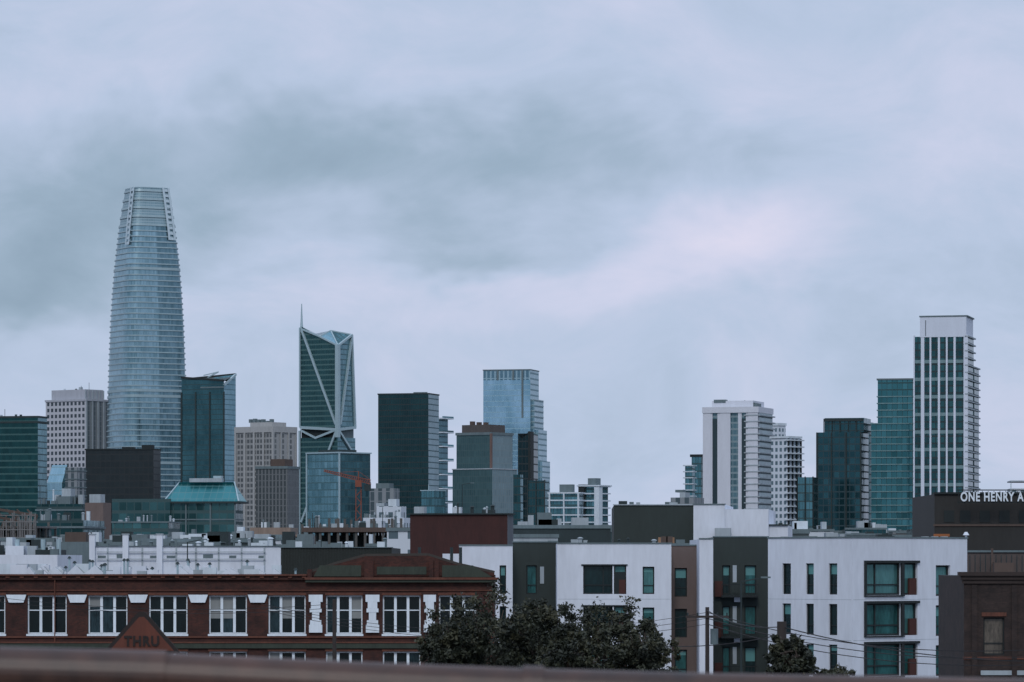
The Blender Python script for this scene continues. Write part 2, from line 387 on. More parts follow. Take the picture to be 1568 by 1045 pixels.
b=T('slanted_roof_glass_tower',278,343,361,3100,24)
L,R=b.L,b.R; m2=facade('blue_side_glass',4,1.6,S(66,98,108),S(104,134,144),S(62,90,98),mv=.1,mh=.15)
sg=facade('slanted_front_glass',4,1.6,S(22,54,60),S(54,90,96),S(28,54,58),tilt=.02,big=.7)
b.walls(sg,m2,0,b.z(600)); zl=b.z(577)
b.face('front_wall_top',sg,[(0,0,b.z(600)),(L,0,b.z(600)),(L,0,zl),(0,0,b.z(583))])
b.face('front_wall_top',g_mid,[(0,R*.5,b.z(585)),(L*.4,R*.5,b.z(577)),(0,R,b.z(572))])
b.face('side_wall_top',m2,[(0,0,b.z(600)),(0,R,b.z(600)),(0,R,b.z(572)),(0,0,b.z(590))])
b.beam('roof_edge',STEEL,(0,0,b.z(590)),(0,R,b.z(572)),1.5); b.beam('roof_edge',BLACK,(0,0,b.z(583)),(L,0,zl),1.5); b.beam('roof_edge',BLACK,(0,R,b.z(572)),(L,R,zl),1.8)
b.face('roof_upper',ROOF,[(0,0,b.z(583)),(L,0,zl),(L,R,zl),(0,R,b.z(574))])
b.piersL(DGREY,L/3,1.2,.5,0,b.z(600)); b.box('spandrel_band',GREY,0,L*.55,-.5,.1,b.z(594),b.z(592))
b.beam('maintenance_crane',STEEL,(L*.45,5,zl),(L*.2,5,b.z(569)),.9); b.beam('maintenance_crane',STEEL,(L*.2,5,b.z(569)),(L*.55,5,b.z(574)),.7); b.done()

b=T('beige_office_tower',361,418,453,2900,36)
m=facade('beige_grid',4.1,3.1,S(58,62,64),S(84,88,88),S(124,126,126,1.3),mv=.3,mh=.34,metal=.3,rough=.3)
mr=facade('beige_side',4.1,9,S(72,76,76),S(92,96,96),S(130,132,132,1.3),mv=.45,mh=.3,metal=.3,rough=.4)
BS=plain('beige_stone',S(140,142,142,1.3),var=.1)
b.walls(m,mr,0,b.z(662)); b.box('attic',BS,-.8,b.L+.8,-.8,b.R+.8,b.z(662),b.z(653))
b.piersL(BS,9.5,1.5,.8,0,b.z(662)); b.piersR(BS,9,1.5,.8,0,b.z(662))
b.box('penthouse',BS,6,b.L*.75,6,b.R-4,b.z(653),b.z(646))
for i in range(6): b.box('rooftop_units',GREY,8+i*4,10+i*4,8,11,b.z(646),b.z(646)+random.uniform(1,3))
b.done()
b=T('brown_office_block',392,440,458,2450,20)
m=facade('brown_strips',3.9,2.4,S(46,54,56),S(62,68,70),S(86,90,92,1.3),mv=.42,mh=.12,metal=.3,rough=.4)
b.walls(m,m,0,b.z(716)); b.box('penthouse',BROWN,3,b.L*.6,3,b.R-3,b.z(716),b.z(703)); b.box('attic',GREY,-.5,b.L+.5,-.5,b.R+.5,b.z(718),b.z(714)); clutter(b,5,b.z(714),2,b.L-4,2,b.R-4,2.5,73,w=3); b.done()

b=T('blue_glass_office_building',470,520,567,2200,42)
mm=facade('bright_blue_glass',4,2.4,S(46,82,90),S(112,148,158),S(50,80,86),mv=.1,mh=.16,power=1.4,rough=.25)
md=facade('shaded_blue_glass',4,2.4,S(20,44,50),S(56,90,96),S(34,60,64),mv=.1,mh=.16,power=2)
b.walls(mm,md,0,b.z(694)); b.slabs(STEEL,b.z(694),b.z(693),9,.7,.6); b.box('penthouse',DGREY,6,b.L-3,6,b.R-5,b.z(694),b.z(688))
b.piersL(STEEL,b.L,.9,.5,0,b.z(694)); b.done()

b=T('dark_glass_tower',579,656,672,2700,16)
m=facade('very_dark_glass',4,1.6,S(16,38,41),S(30,58,60),S(15,31,34),tilt=.02,big=.7)
ms=facade('steel_blue_side',4,1.6,S(50,78,86),S(80,108,116),S(44,70,76),mv=.1,mh=.2)
b.walls(m,ms,0,b.z(604)); b.box('parapet',DGREY,-.4,b.L+.4,-.4,b.R+.4,b.z(604),b.z(602)); b.box('screen',GREY,1,b.L*.3,.2,1,b.z(605),b.z(600.5)); b.done()
b=T('balcony_residential_tower',668,671,681,2900,30,R=24)
b.walls(ms,ms,0,b.z(640),u1=8,v1=14); z=b.z(640)
while z>40: b.box('balconies',WHITE2,-4.5,5,-1,15,z-.9,z); b.box('balcony_rails',g_mid,-4.4,-4.2,-1,15,z,z+1.1); z-=4*2.6
b.done()

b=T('setback_office_tower',699,752,785,2400,34)
m=facade('ribbed_teal_glass',4,1.4,S(38,62,66),S(58,84,86),S(48,70,72),mv=.25,mh=.1,metal=.5,rough=.3)
mr=facade('ribbed_grey_side',4,2.2,S(74,94,100),S(98,118,124),S(98,114,118,1.3),mv=.4,mh=.12,metal=.4,rough=.3)
b.walls(m,mr,0,b.z(664)); b.box('attic',GREY,-.5,b.L+.5,-.5,b.R+.5,b.z(666),b.z(662)); b.box('penthouse',plain('brown_metal_screen',S(70,66,64,1.3)),3,b.L-2,3,b.R-4,b.z(662),b.z(650))
for i in range(3): b.box('rooftop_units',BROWN,8+i*5,10+i*5,6,9,b.z(650),b.z(650)+random.uniform(1,3))
b.box('corner_pier',plain('rust_trim',S(96,78,72,1.3)),-.6,.6,-.6,.6,0,b.z(664))
b.walls(m,mr,0,b.z(719),u0=-2.5,u1=b.L+1.2,v0=-2.5,v1=b.R+1,tag='_podium'); b.box('podium_trim',OFFW,-2.9,b.L+1.5,-2.9,b.R+1.3,b.z(719),b.z(717.5))
b.done()
b=T('low_glass_block',645,665,682,2000,35); b.walls(g_mid,g_mid,0,b.z(752)); b.slabs(STEEL,b.z(752),b.z(751),9,.5,.4); b.box('mast',STEEL,b.L*.6,b.L*.6+.3,2,2.3,b.z(752),b.z(742)); b.done()

b=T('pale_blue_glass_skyscraper',740,812,825,3000,14)
m=facade('sky_mirror_glass',4.2,1.6,S(92,128,142),S(142,172,190),S(108,138,150),mv=.06,mh=.14,metal=.85,big=.8,tilt=.02,rough=.2)
ms2=facade('sky_mirror_side',4.2,1.6,S(80,108,118),S(110,138,148),S(90,116,124),mv=.1,mh=.3)
cr=facade('crown_louvres',12,3.4,S(56,84,96),S(84,112,124),S(110,136,148),mv=.35,mh=.06,metal=.6)
b.walls(m,ms2,0,b.z(582)); b.walls(cr,ms2,b.z(582),b.z(567),tag='_crown'); b.box('parapet',GREY,-.4,b.L+.4,-.4,b.R+.4,b.z(567),b.z(565.5))
for px in (762,786,800): 
    u=b.uL(px); b.box('crown_ribs',GREY,u-.7,u+.7,-.5,0.2,b.z(640 if px>790 else 582),b.z(567))
b.box('wing',ms2,-2.3,.4,4,b.R+6,0,b.z(612)); b.box('wing',ms2,-5,-2.2,6,b.R+6,0,b.z(658)); b.box('wing',ms2,-7.5,-4.9,8,b.R+6,0,b.z(706))
b.slabs(STEEL,60,b.z(612),4.2,.6,.2,part='wing_slabs',u0=-2.3,u1=.4,v0=4,v1=b.R+6)
b.done()
b=T('dark_slab_tower',793,811,815,2100,12,R=22)
m=facade('black_slab_glass',4,2,S(14,29,33),S(20,43,46),S(14,27,30),tilt=.01)
b.walls(m,m,0,b.z(664)); b.face('sloped_top',BLACK,[(b.L,0,b.z(664)),(0,0,b.z(664)),(0,0,b.z(660)),(b.L*.7,0,b.z(672))]); b.box('fin',BLACK,-.6,.8,-.5,8,0,b.z(661)); b.done()
b=T('dark_glass_block',808,834,841,2000,18); b.walls(g_dark,g_mid,0,b.z(736)); b.piersL(DGREY,5,.5,.4,0,b.z(735)); b.done()
b=T('dark_glass_block',786,797,801,1900,18); b.walls(g_dark,g_mid,0,b.z(727)); b.done()

def resi(name,xl,xc,xr,d,a,yt,fh=3.2,glass=g_mid,slab=WHITE2,out=.9,t=.55,pen=True):
    b=T(name,xl,xc,xr,d,a); b.walls(glass,glass,0,b.z(yt)); b.slabs(slab,b.z(yt)%fh,b.z(yt)+.1,fh,t,out)
    if pen: b.box('penthouse',GREY,b.L*.25,b.L*.7,b.R*.2,b.R*.7,b.z(yt),b.z(yt)+4)
    return b
b=resi('white_slab_apartment_block',842,886,893,1700,15,756); b.piersL(WHITE2,6,.6,1,0,b.z(756)); b.done()
b=resi('white_slab_apartment_block',889,916,931,1750,30,746); b.box('corner',BLACK,b.L*.72,b.L+.5,-1.2,3,0,b.z(742)); b.box('roof_slab',WHITE2,-1.5,b.L+1.2,-1.5,b.R+1,b.z(745),b.z(743)); b.box('white_core',WHITE2,-1.1,1.4,-1.2,2,0,b.z(746)); b.done()
b=T('small_office_block',897,925,930,1100,15); b.walls(vs,vs,0,b.z(806)); b.done()

# --- right cluster
b=T('white_pier_apartment_tower',1077,1161,1183,2000,18)
z0=b.z(632); mg=facade('apartment_glass_bands',3.2,2.2,S(42,70,76),S(84,112,120),S(104,122,128,1.3),mv=.12,mh=.3,metal=.5)
b.walls(mg,mg,0,z0); cw=plain('cream_cladding',S(176,180,188,1.3),var=.06)
for a_,c_ in ((1077,1089),(1103,1119),(1131,1134),(1146,1161)):
    ua,uc=b.uL(a_),b.uL(c_); b.box('white_piers',cw,uc,ua,-1.0,2,0,z0)
for a_,c_ in ((1089,1103),(1134,1146)):
    ua,uc=b.uL(a_),b.uL(c_); b.box('dark_strips',plain('dark_strip_glass',S(36,52,56),rough=.2,metal=.3),uc+.3*(ua-uc),uc+.8*(ua-uc),-.7,2,0,z0-3); b.box('white_strip',cw,uc+.82*(ua-uc),ua+.1,-.8,2,0,z0); b.box('white_strip',cw,uc-.1,uc+.28*(ua-uc),-.75,2,0,z0)
b.box('roof_band',cw,-.5,b.L+.3,-1.3,b.R,z0,b.z(623)); b.slabs(OFFW,20,z0,3.2,.6,1.2,u0=0,u1=6)
b.box('penthouse',cw,b.uL(1150),b.uL(1087),4,b.R-3,b.z(625),b.z(613)); b.box('penthouse_vents',GREY,b.uL(1108),b.uL(1090),3.8,8,b.z(616),b.z(611)); b.box('penthouse_low',GREY,2,10,5,14,b.z(625),b.z(617)); b.beam('boom',GREY,(b.L*.3,5,b.z(613)),(b.L*.1,5,b.z(617)),.5); b.done()
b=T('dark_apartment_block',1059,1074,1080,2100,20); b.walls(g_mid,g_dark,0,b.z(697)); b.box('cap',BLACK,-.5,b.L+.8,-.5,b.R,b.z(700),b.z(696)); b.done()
b=resi('stepped_apartment_block',1049,1060,1064,2050,20,714,pen=False); b.done()
b=T('grey_concrete_block',1027,1062,1078,1500,20); b.walls(vs,vs,0,b.z(762)); b.box('penthouse',OFFW,4,b.L-3,2,8,b.z(762),b.z(754)); b.box('stair',GREY,5,8,2,6,b.z(754),b.z(750)); b.done()
wp=facade('white_punched',3.3,2.6,S(52,72,78),S(90,108,116),S(172,180,188,1.3),mv=.45,mh=.42,metal=.3,rough=.3)
b=T('white_punched_apartment_tower',1181,1192,1203,2150,45)
b.walls(wp,wp,0,b.z(652)); b.box('cap',WHITE2,-.4,b.L+.4,-.4,b.R+.4,b.z(652),b.z(648)); b.done()
b=T('white_punched_apartment_tower',1181,1207,1226,1950,38); b.walls(wp,wp,0,b.z(671)); b.box('cap',WHITE2,-.6,b.L+.6,-.6,b.R+.6,b.z(671),b.z(668)); b.slabs(WHITE2,20,b.z(671),3.3,.6,1.2,u0=-.3,u1=.3,part='balconies'); b.piersR(BLACK,b.R/3,1.0,.4,0,b.z(672)); b.done()
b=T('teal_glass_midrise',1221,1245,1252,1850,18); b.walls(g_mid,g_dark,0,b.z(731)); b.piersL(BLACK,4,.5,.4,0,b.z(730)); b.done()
b=T('dark_teal_apartment_tower',1251,1318,1330,1900,15)
m=facade('dark_teal_bays',3.3,2.6,S(16,44,50),S(46,84,90),S(20,44,50),mv=.14,mh=.2,power=2.2)
b.walls(m,m,0,b.z(662)); b.walls(m,m,b.z(662),b.z(640),u0=b.uL(1322),u1=b.uL(1262),v0=1,v1=b.R-1,tag='_upper'); b.box('roof_slab',DGREY,-1,b.uL(1261),.2,b.R,b.z(645),b.z(641))
for i in range(5): b.box('roof_posts',DGREY,2+i*4,2.4+i*4,.3,.7,b.z(662),b.z(641))
b.piersL(DGREY,b.L/3,.7,.5,0,b.z(662)); b.done()
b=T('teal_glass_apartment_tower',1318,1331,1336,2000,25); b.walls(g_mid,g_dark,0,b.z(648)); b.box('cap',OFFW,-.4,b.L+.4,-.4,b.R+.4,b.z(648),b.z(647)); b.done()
b=T('banded_teal_apartment_tower',1344,1398,1406,1900,12)
m=facade('teal_balcony_glass',3.3,2.5,S(28,72,76),S(64,112,118),S(26,60,64),mv=.1,mh=.2,power=1.5); SE_=plain('slab_edge',S(100,130,134,1.3))
b.walls(m,m,0,b.z(582)); b.slabs(SE_,10,b.z(604),3.3,.5,.5); b.box('cap',GREY,-.5,b.L+.5,-.5,b.R+.5,b.z(582),b.z(579.5))
b.walls(m,m,0,b.z(648),u0=2,u1=b.uL(1335),v0=-2,v1=b.R-2,tag='_low'); b.slabs(SE_,10,b.z(649),3.3,.5,.5,u0=2,u1=b.uL(1335),v0=-2,v1=b.R-2,part='low_slabs'); b.done()

b=T('white_ribbed_skyscraper',1399,1481,1498,1850,14)
m=facade('ribbed_tower_glass',3.4,2.1,S(14,42,46),S(54,96,98),S(16,38,42),mv=.2,mh=.25,power=1.6,tilt=.03)
b.walls(m,m,0,b.z(515),v1=b.vR(1491)); wc=plain('white_cladding',S(178,185,196,1.3),var=.05)
ut=b.uL
for i,px in enumerate((1400,1413,1425,1438,1450,1462,1479)):
    u=ut(px); w=(.6,1.6,.8,1.0,.8,1.0,2.0)[i]
    b.box('white_ribs',wc,u-w/2,u+w/2,-.8,.1,0,b.z(513))
for i in range(10):
    z=b.z(556+i*27); b.box('sky_bands',plain('band_metal',S(100,124,128,1.3)),0,b.L,-.35,.1,z,z+1.6)
b.box('crown',wc,ut(1480),ut(1409),-.9,b.vR(1491),b.z(516),b.z(485)); b.box('crown_cap',GREY,ut(1482),ut(1408),-1.1,b.vR(1491)+.3,b.z(485),b.z(483))
b.box('crown_slot',plain('slot_louvre',S(96,104,112)),ut(1418.5),ut(1417),-.95,0,b.z(514),b.z(490))
b.slabs(OFFW,20,b.z(515),3.4,.6,.9,u0=-.1,u1=.1,v1=b.vR(1491),part='side_balconies')
b.walls(m,m,0,b.z(560),u0=-.3,u1=6,v0=b.vR(1491),v1=b.R,tag='_wing'); b.slabs(OFFW,20,b.z(558),3.4,.6,.7,u0=-.3,u1=6,v0=b.vR(1491),v1=b.R,part='wing_balconies')
b.done()

# ================================================================== MID GROUND
b=T('glass_office_with_hipped_roof',173,360,372,1500,8)
m=facade('low_teal_glass',4.3,3,S(20,48,50),S(60,100,102),S(36,60,62),mv=.1,mh=.28,power=2.6,metal=.6)
m2=facade('low_dark_teal_glass',4.3,3,S(18,43,45),S(34,68,70),S(26,49,51),mv=.1,mh=.28,power=2)
z1=b.z(766); b.walls(m,m2,0,b.z(770),u1=b.uL(262)); b.walls(m,m2,0,z1+.5,u0=b.uL(262),u1=b.L,v0=-1.5,tag='_wing')
b.slabs(GREY,6,z1-2,8.6,.5,.35); b.piersL(GREY,b.L/5,.5,.5,0,b.z(770))
ul,ur=b.uL(252),b.uL(366); zt=b.z(738); ui,uj=b.uL(268),b.uL(352)
P=[(ur,-1,b.z(768)),(ul,-1,b.z(768)),(ul,b.R,b.z(768)),(ur,b.R,b.z(768))]; Q=[(uj,8,zt),(ui,8,zt),(ui,b.R-8,zt),(uj,b.R-8,zt)]
for i in range(4):
    j=(i+1)%4; b.face('hipped_roof',facade('teal_roof_glass',3,2.5,S(36,94,98),S(66,124,128),S(62,102,106),mv=.08,mh=.1,rough=.3),[P[i],P[j],Q[j],Q[i]])
b.face('hipped_roof_top',TEALR,Q); b.box('roof_base',DGREY,ur-.5,ul+.5,-1.2,b.R+.2,b.z(771),b.z(768))
b.box('cupola',OFFW,b.uL(335),b.uL(285),9,b.R-9,zt,b.z(732)); b.box('cupola_top',STEEL,b.uL(330),b.uL(318),10,14,b.z(732),b.z(728))
b.beam('roof_edge',STEEL,(ul,-1.1,b.z(768)),(ui,8,zt),.5); b.beam('roof_edge',STEEL,(ur,-1.1,b.z(768)),(uj,8,zt),.5); b.done()

b=T('green_glass_lowrise',56,125,138,1400,12); b.walls(m2,m2,0,b.z(772)); b.box('penthouse',GREY,5,b.L*.6,2,10,b.z(772),b.z(760)); b.box('stair',OFFW,b.L*.3,b.L*.5,3,8,b.z(760),b.z(748)); b.slabs(GREY,4,b.z(772),4.3,.6,.4); clutter(b,18,b.z(772),0,b.L,1,9,4,5); b.done()
b=T('brown_brick_tower_block',130,158,170,1200,22); bb=plain('brown_render',S(96,84,80,1.3)); b.walls(bb,bb,0,b.z(770)); b.box('penthouse',OFFW,1.5,b.L-1,1,4,b.z(770),b.z(757)); b.done()
b=T('teal_bay_block',172,258,264,1300,6,R=20); b.walls(m,m,0,b.z(800)); b.slabs(GREY,3,b.z(800),4.3,.5,.4); clutter(b,10,b.z(800),0,b.L,1,12,2,77); b.done()

def frames(name,xl,xr,d,yt,nb,seed,col=None,R=24):
    b=T(name,xl,xr,xr+2,d,4,R=R); r=random.Random(seed); c=col or plain('bare_concrete_frame',S(82,80,78,1.3)); zt=b.z(yt); fh=3.6
    z=zt
    while z>0:
        b.box('floor_plates',c,-.3,b.L+.3,-.3,R+.3,z-.4,z); z-=fh
    for i in range(nb+1):
        u=b.L*i/nb
        for v in (0,R/2,R): b.box('columns',c,u-.25,u+.25,v-.22,v+.22,0,zt+r.choice([0,0,1.2,2.4]))
    b.walls(DGREY,DGREY,0,zt-1,u0=2,u1=b.L-2,v0=R*.4,v1=R-1,tag='_core')
    return b
SC=plain('scaffold_metal',S(104,104,104,1.3))
b=frames('concrete_frame_building_under_construction',-40,55,900,806,9,2)
for i in range(36):
    u=random.uniform(0,b.L); b.box('scaffold',SC,u-.1,u+.1,-.9,-.7,b.z(870),b.z(random.uniform(782,812)))
for py in (790,800,812,824,836,848): b.box('scaffold',SC,0,b.L,-.95,-.75,b.z(py),b.z(py)+.2)
b.beam('roof_truss',BROWN,(b.L*.9,2,b.z(776)),(0,2,b.z(790)),.6); b.beam('roof_truss',BROWN,(b.L,2,b.z(786)),(b.L*.2,2,b.z(800)),.6)
for i in range(12): b.beam('roof_truss',BROWN,(b.L*i/12,2,b.z(790)),(b.L*(i+1)/12,2,b.z(780 if i%2 else 806)),.35)
b.done()
b=frames('parking_structure',463,628,800,812,12,3,plain('parking_concrete',S(72,72,70,1.3))); clutter(b,22,b.z(812),0,b.L,1,10,2.2,8); b.box('brown_parapet',BROWN,0,b.L,-.6,-.4,b.z(815),b.z(808)); b.done()
b=T('beige_masonry_building',375,460,466,1000,6,R=25); mb=facade('beige_masonry',3.6,2.4,S(40,44,46),S(60,62,62),S(110,102,96,1.3),mv=.5,mh=.45,metal=.2,rough=.4); TW=plain('tan_wall',S(118,104,94,1.3)); b.walls(mb,mb,0,b.z(820)); b.box('penthouse',TW,b.L*.2,b.L-1,2,14,b.z(820),b.z(808)); b.box('cornice',TW,-.6,b.L+.6,-.6,.4,b.z(822),b.z(819)); clutter(b,6,b.z(808),b.L*.2,b.L-3,3,12,1.5,88); b.done()
b=T('green_glass_lowrise',58,128,136,1000,8,R=22); b.walls(m2,g_mid,0,b.z(797)); b.slabs(GREY,3,b.z(797),4.3,.5,.3); clutter(b,14,b.z(797),0,b.L,1,9,2.5,15); b.done()

b=T('white_terraced_building',556,618,631,1300,14)
wf=facade('white_terrace_wall',3.6,3.2,S(50,66,72),S(80,96,102),S(166,173,180,1.3),mv=.5,mh=.5,metal=.2,rough=.4)
b.walls(wf,wf,0,b.z(793)); b.walls(wf,wf,0,b.z(775),u0=2,u1=b.L*.75,v0=4,v1=b.R,tag='_up'); b.box('stair',WHITE2,b.L*.3,b.L*.5,6,10,b.z(775),b.z(764)); b.box('stair',OFFW,b.L*.6,b.L*.8,6,10,b.z(775),b.z(770)); clutter(b,12,b.z(793),0,b.L,.5,3,2,9); b.done()
b=T('grey_concrete_block',566,603,612,1700,18); b.walls(vs,vs,0,b.z(748)); b.box('penthouse',GREY,3,9,2,8,b.z(748),b.z(740)); b.done()
b=T('white_annex',548,584,590,1150,12); b.walls(wf,wf,0,b.z(798)); b.done()

def crane(name,pxm,pyt,px0,px1,pyj0,pyj1,d,mat=ORANGE):
    X=lambda p:(p-PX0)/F*d; Z=lambda p:H+(PY0-p)/F*d
    b=B(name,(X(pxm),d)).axes(); w=1.0
    zt=Z(pyt); z=0
    for sx in(-w,w):
        for sy in(-w,w): b.beam('mast',mat,(sx,sy,0),(sx,sy,zt),.3)
    k=0
    while z<zt-2.4:
        s=1 if k%2 else -1
        b.beam('mast_lattice',mat,(-w*s,-w,z),(w*s,-w,z+2.4),.2); b.beam('mast_lattice',mat,(-w*s,w,z),(w*s,w,z+2.4),.2)
        b.beam('mast_lattice',mat,(-w,-w*s,z),(-w,w*s,z+2.4),.2); z+=2.4;k+=1
    x0,x1=X(px0)-X(pxm),X(px1)-X(pxm); z0,z1=Z(pyj0),Z(pyj1); n=22
    f=lambda t:(x0+(x1-x0)*t,z0+(z1-z0)*t)
    for sy in(-.7,.7): b.beam('jib',mat,(x0,sy,z0),(x1,sy,z1),.28)
    b.beam('jib',mat,(x0,0,z0+.6),(x1,0,z1+1.6),.28)
    for i in range(n):
        a=f(i/n);c=f((i+1)/n);h0=.6+1.0*i/n
        b.beam('jib_lattice',mat,(a[0],-.7,a[1]),((a[0]+c[0])/2,0,(a[1]+c[1])/2+h0),.15); b.beam('jib_lattice',mat,((a[0]+c[0])/2,0,(a[1]+c[1])/2+h0),(c[0],.7,c[1]),.15)
    b.box('cab',mat,-1.2,1.2,-2.2,-.9,zt-1,zt+1.6); b.beam('peak',mat,(0,0,zt),(0,0,zt+5),.4)
    b.beam('tie',mat,(0,0,zt+5),(x0*.7,0,f(.3)[1]+1.0),.14); b.beam('tie',mat,(0,0,zt+5),(x1,0,z1+1.6),.14)
    b.box('counterweight',DGREY,x1-2.5,x1,-1,1,z1-2.5,z1-.1)
    b.done()
crane('tower_crane',549,742,496,568,722,742,1500)

b=T('red_brown_warehouse',628,777,786,520,12)
rb=plain('dark_red_render',S(54,25,22,1.25),var=.25); b.walls(rb,plain('grey_side_render',S(84,90,96,1.3)),0,b.z(788)); b.box('parapet',DGREY,-.3,b.L+.2,-.3,b.R,b.z(788),b.z(786)); clutter(b,9,b.z(786),0,b.L,1,6,1.0,4,w=1.6); b.done()
b=T('dark_industrial_hall',430,600,640,320,0,R=25)
dk=plain('dark_corrugated_metal',S(30,36,34,1.25)); b.walls(dk,dk,0,b.z(839))
for i in range(40): b.box('ribs',dk,b.L*i/40,b.L*i/40+.07,-.07,0.01,10,b.z(840))
b.box('coping',GREY,-.1,b.L+.1,-.15,.2,b.z(839),b.z(838)); clutter(b,12,b.z(838),0,b.L,1,8,.6,12,w=1); b.done()

b=T('long_white_warehouse',137,430,440,520,2,R=30)
b.walls(WHITE,WHITE,0,b.z(837)); b.box('coping',GREY,-.2,b.L+.2,-.2,.2,b.z(837),b.z(836))
for px in (142,193,245): 
    u=b.uL(px); b.box('chimneys',WHITE,u-.38,u+.38,-.7,.1,8,b.z(819)); b.box('chimney_caps',OFFW,u-.48,u+.48,-.8,.2,b.z(819),b.z(817.5))
for px in (165,218,270,300,335,370,405):
    u=b.uL(px); b.box('wall_pilasters',OFFW,u-.1,u+.1,-.12,0,5,b.z(838))
for py in (846,857): b.box('pipe_runs',OFFW,2,b.L-1,-.35,-.25,b.z(py),b.z(py)+.1)
rw=random.Random(61)
for px in (152,183,232,258,312,352,395): 
    u=b.uL(px+rw.uniform(-5,5)); b.box('clerestory_windows',GREY,u-rw.uniform(.5,1.2),u+.2,-.02,.1,b.z(855),b.z(rw.choice([849,851])))
clutter(b,34,b.z(836),0,b.L,1,12,.8,21,w=1.4); b.done()
b=T('low_white_shed',-40,88,92,460,2,R=20); b.walls(WHITE,WHITE,0,b.z(850))
for px in (20,60,84): u=b.uL(px); b.cyl('steel_vents',STEEL,(u,3),.28,b.z(852),b.z(826),10)
b.box('sawtooth',WHITE,b.uL(32),b.uL(4),2,9,b.z(850),b.z(836)); b.box('sawtooth',DGREY,b.uL(84),b.uL(50),2,9,b.z(850),b.z(842)); clutter(b,22,b.z(850),0,b.L,0.5,6,1.2,31,w=1.2); b.done()
b=T('grey_lowrise',80,145,150,700,3,R=20); b.walls(GREY,GREY,0,b.z(830)); b.box('brown_box',BROWN,b.uL(130),b.uL(98),1,8,b.z(830),b.z(815)); clutter(b,12,b.z(830),0,b.L,1,6,1.4,41); b.done()
b=T('cream_lowrise',330,378,384,760,3,R=20); b.walls(BROWN,BROWN,0,b.z(832)); clutter(b,6,b.z(832),0,b.L,1,6,1.4,42); b.done()

b=B('distant_lowrise_district',(0,1000)).axes()
r=random.Random(99); pal=[GREY,OFFW,DGREY,BROWN,wf,vs,m2,g_dark,ROOF,BS,DGREY,mb]
for i in range(620):
    d=r.uniform(660,2900); px=r.uniform(-200,1780); x=(px-PX0)/F*d
    w=r.uniform(10,24); e=r.uniform(8,33) if px<640 else r.uniform(10,52)
    hh=H+e/F*d; mt=r.choice(pal)
    b.box('blocks',mt,x-w/2,x+w/2,d-1000,d-1000+r.uniform(10,24),0,hh); b.box('parapets',GREY,x-w/2-.2,x+w/2+.2,d-1000.2,d-999.8,hh,hh+.6)
    for k in range(r.randint(1,4)):
        xx_=x+r.uniform(-w/2,w/2-2); h2=r.uniform(.8,3); b.box('roof_plant',r.choice([GREY,OFFW,DGREY,WHITE2]),xx_,xx_+r.uniform(.6,4),d-997,d-992,hh-.05,hh+h2)
b.done()

gb=plain('dark_green_render',S(37,46,44,1.25),var=.12)
b=T('dark_flat_roof_commercial_building',940,1066,1070,420,1,R=30)
b.walls(gb,gb,0,b.z(774)); b.box('coping',OFFW,-.1,b.L+.1,-.15,.2,b.z(774),b.z(772.5)); clutter(b,5,b.z(773),0,b.L,2,9,.5,13,w=1)
b.frame(1065,1176,1206,410,6,R=25); b.box('white_block',WHITE,-.05,b.L,0,20,0,b.z(780)); b.box('white_block_high',WHITE,b.uL(1110),b.L+.2,-.3,18,0,b.z(773)); b.box('coping',GREY,b.uL(1110)-.1,b.L+.3,-.4,.1,b.z(773),b.z(771.5)); b.box('white_block_low',WHITE,b.uL(1206),0,1,15,0,b.z(805)); b.box('coping_low',DGREY,b.uL(1206),.1,.8,1.2,b.z(805),b.z(803))
b.box('rooftop_hut',OFFW,b.uL(1120),b.uL(1096),-2,-.6,b.z(822),b.z(809)); b.done()
b=T('low_roof_with_vents',850,1095,1100,330,0,R=10); b.walls(GREY,GREY,0,b.z(832)); 
for px in (1012,1021,1030): b.cyl('clay_vents',plain('clay',S(140,108,82,1.3)),(b.uL(px),1),.2,b.z(832),b.z(823),10)
clutter(b,18,b.z(832),0,b.L,1,8,.35,51,w=.9); b.done()

# ================================================================== BRICK WAREHOUSE
BR=brick('red_brick',S(62,32,26,1.3),S(46,25,21,1.3),S(50,38,34,1.3))
BR2=plain('terracotta_band',S(84,48,35,1.3),var=.3,scale=1.2)
GRN=plain('green_painted_panel',S(44,52,44,1.3),var=.25,scale=1)
FR=plain('white_window_frame',S(190,199,206,1.35),var=.1,scale=1)
gA=plain('window_glass_dark',S(18,29,31),rough=.12,metal=.2,var=.3); gB=plain('window_glass_sky',S(48,66,72),rough=.12,metal=.5,var=.6,scale=1.5)
b=T('brick_warehouse',-120,757,760,250,0,R=18)
zt=b.z(882); tops=[(912,971),(998,1057),(1084,1143)]
wx=[(-50,8),(42,102),(135,195),(228,287),(320,378),(411,468),(499,555),(586,644),(672,729)]
ops=[]
for (a_,c_) in wx:
    for (t0,t1) in tops: ops.append((b.uL(c_),b.uL(a_),b.z(t1),b.z(t0),'triple'))
wall_open(b,'L',0,0,b.L,0,zt,ops,'brick_wall',BR,depth=.3,glass=[gA,gA,gB,gA,gA],frame=FR,fw=.085)
b.face('side_wall',BR,[(0,0,0),(0,18,0),(0,18,zt),(0,0,zt)]); b.face('side_wall',BR,[(b.L,0,0),(b.L,18,0),(b.L,18,zt),(b.L,0,zt)]); b.face('back_wall',BR,[(0,18,0),(b.L,18,0),(b.L,18,zt),(0,18,zt)])
b.face('roof',ROOF,[(0,0,zt-.35),(b.L,0,zt-.35),(b.L,18,zt-.35),(0,18,zt-.35)])
for (a_,c_) in wx:
    u0,u1=b.uL(c_),b.uL(a_)
    for t0,t1 in tops:
        b.box('sills',FR,u0-.06,u1+.06,-.14,.2,b.z(t1)-.13,b.z(t1)-.005)
        b.box('lintels',BR2,u0-.05,u1+.05,-.05,.1,b.z(t0)+.01,b.z(t0)+.16)
